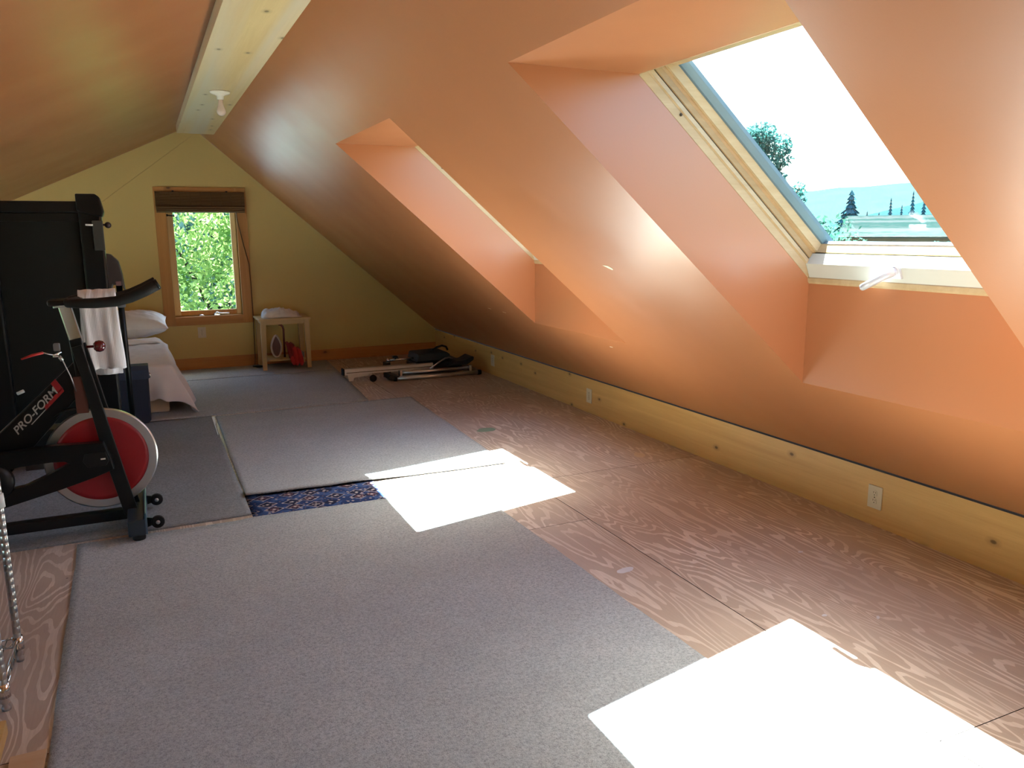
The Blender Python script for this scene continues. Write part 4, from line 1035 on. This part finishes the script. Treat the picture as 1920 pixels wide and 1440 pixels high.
# hills
def hill(name, dist, el, col, ph, label):
    b = MB(); n = 90
    top, bot, back = [], [], []
    for i in range(n + 1):
        az = math.radians(20 + 60 * i / n); t = 20 + 60 * i / n
        e = el(t) + .12 * noise.noise(V((t * .5, ph, 0))) + .04 * noise.noise(V((t * 2.3, ph, 0)))
        top.append((dist * math.sin(az), dist * math.cos(az), 1.45 + dist * math.tan(math.radians(e))))
        bot.append((dist * .7 * math.sin(az), dist * .7 * math.cos(az), GZ - 1)); back.append((dist * 1.5 * math.sin(az), dist * 1.5 * math.cos(az), GZ - 1))
    for i in range(n):
        b.poly([bot[i], bot[i + 1], top[i + 1], top[i]]); b.poly([top[i], top[i + 1], back[i + 1], back[i]])
    return tag(b.build(name, simple(name + '_forest', col, .95, 0, .15, scale=.05, spec=0)), label, 'hill', kind='structure')
hill('hills', 900, lambda t: 2.35 + .35 * math.sin((t - 43) * .28) * (t < 52) + .08 * max(0, t - 48), (.0185, .0305, .0315), 1.0, 'pale far hills')
hill('hills', 420, lambda t: .9 + .24 * max(0, t - 48.5) - .3 * max(0, 48.5 - t), (.010, .026, .030), 5.0, 'nearer blue-green ridge')
# barn roof below the skyline
def azp(az, d, z): return V((d * math.sin(math.radians(az)), d * math.cos(math.radians(az)), z))
bn = thing('barn', 'long barn with pale streaked roof below the hills', 'barn', azp(50, 60, GZ))
rl = NT('streaked_roof'); oo = rl.tc.outputs['Object']
wv = rl.n('ShaderNodeTexNoise'); wv.inputs['Scale'].default_value = 1.0; rl.l(rl.map(oo, (.03, .03, 5.2)), wv.inputs['Vector'])
rl.set(Base_Color=rl.mix(rl.ramp(rl.math('ADD', rl.math('MULTIPLY', wv.outputs[0], .7), rl.math('MULTIPLY', rl.noise(oo, 2.0, 4), .3)), [(.44, 0.0), (.56, 1.0)]), (.008, .017, .0155), (.021, .025, .0245)), Roughness=.9, Specular_IOR_Level=0)
e0, e1 = azp(46.75, 55, 1.0), azp(62, 55, 1.0); r0, r1 = azp(47.3, 63, 2.4), azp(62, 63, 2.4); k0, k1 = azp(47.9, 71, 1.0), azp(61.5, 71, 1.0)
b = MB(); b.poly([e0, e1, r1, r0]); b.poly([r0, r1, k1, k0]); solidify(b.build('roof', rl.m, bn), .15)
b = MB()
dn = V((0, 0, 1))
def gnd(p): return V((p.x, p.y, GZ))
b.poly([gnd(e0), gnd(e1), e1 - dn * .2, e0 - dn * .2]); b.poly([gnd(k0), gnd(e0), e0 - dn * .2, r0 - dn * .2, k0 - dn * .2]); b.poly([gnd(k1), gnd(k0), k0 - dn * .2, k1 - dn * .2]); b.poly([gnd(e1), gnd(k1), k1 - dn * .2, r1 - dn * .2, e1 - dn * .2])
b.build('walls', simple('barn_boards', (.02, .02, .017), .9, spec=0), bn)
# bushes in front of the barn
for az in (46.2, 49.6, 53.0):
    x, y = azp(az, 40, 0).x, azp(az, 40, 0).y
    tree('bush', 'leafy green bush in the row in front of the barn roof', (x, y, GZ), 4.4, [((x, y, .10), (1.15, 1.1, .8)), ((x + .3, y - .3, -1.2), (1.0, 1.0, 1.2))], 1100, .11, LEAF_B, 'bushes in front of the barn')

# ------------------------------------------------------------------ light
sd = bpy.data.lights.new('sun', 'SUN'); sd.energy = 30.0; sd.angle = math.radians(.6); sd.color = (.93, .98, 1.0)
so = bpy.data.objects.new('sun', sd); C.objects.link(so)
so.rotation_euler = V((-.374, -.326, -1)).to_track_quat('-Z', 'Y').to_euler(); so.location = (8, 8, 12)
w = bpy.data.worlds.new('World'); bpy.context.scene.world = w; w.use_nodes = True
nt = w.node_tree; bgn = nt.nodes['Background']
sk = nt.nodes.new('ShaderNodeTexSky'); sk.sky_type = 'NISHITA'; sk.sun_disc = False; sk.sun_elevation = math.radians(63.6); sk.sun_rotation = math.atan2(.374, .326); sk.dust_density = 2.5; sk.air_density = 1.0
hs = nt.nodes.new('ShaderNodeHueSaturation'); hs.inputs['Saturation'].default_value = 1.3; nt.links.new(sk.outputs[0], hs.inputs['Color'])
nt.links.new(hs.outputs[0], bgn.inputs[0]); bgn.inputs[1].default_value = .26

# ------------------------------------------------------------------ camera and look
cd = bpy.data.cameras.new('camera'); cam = bpy.data.objects.new('camera', cd); C.objects.link(cam)
cd.sensor_width = 36; cd.lens = 1482.2 / 1920 * 36; cd.clip_start = .02; cd.clip_end = 3000
r_ = V((.907931, -.419039, -.008212)); u_ = V((.086370, .167895, .982014)); f_ = V((.410124, .892310, -.188629))
cam.matrix_world = Matrix(((r_.x, u_.x, -f_.x, 0), (r_.y, u_.y, -f_.y, 0), (r_.z, u_.z, -f_.z, 1.45), (0, 0, 0, 1)))
sc = bpy.context.scene; sc.camera = cam
vs = sc.view_settings; vs.view_transform = 'Standard'; vs.look = 'None'; vs.gamma = 1; vs.use_curve_mapping = False; vs.exposure = 2.25
cy = sc.cycles; cy.use_denoising = True; cy.max_bounces = 12; cy.diffuse_bounces = 8; cy.glossy_bounces = 4; cy.transparent_max_bounces = 16; cy.sample_clamp_indirect = 12
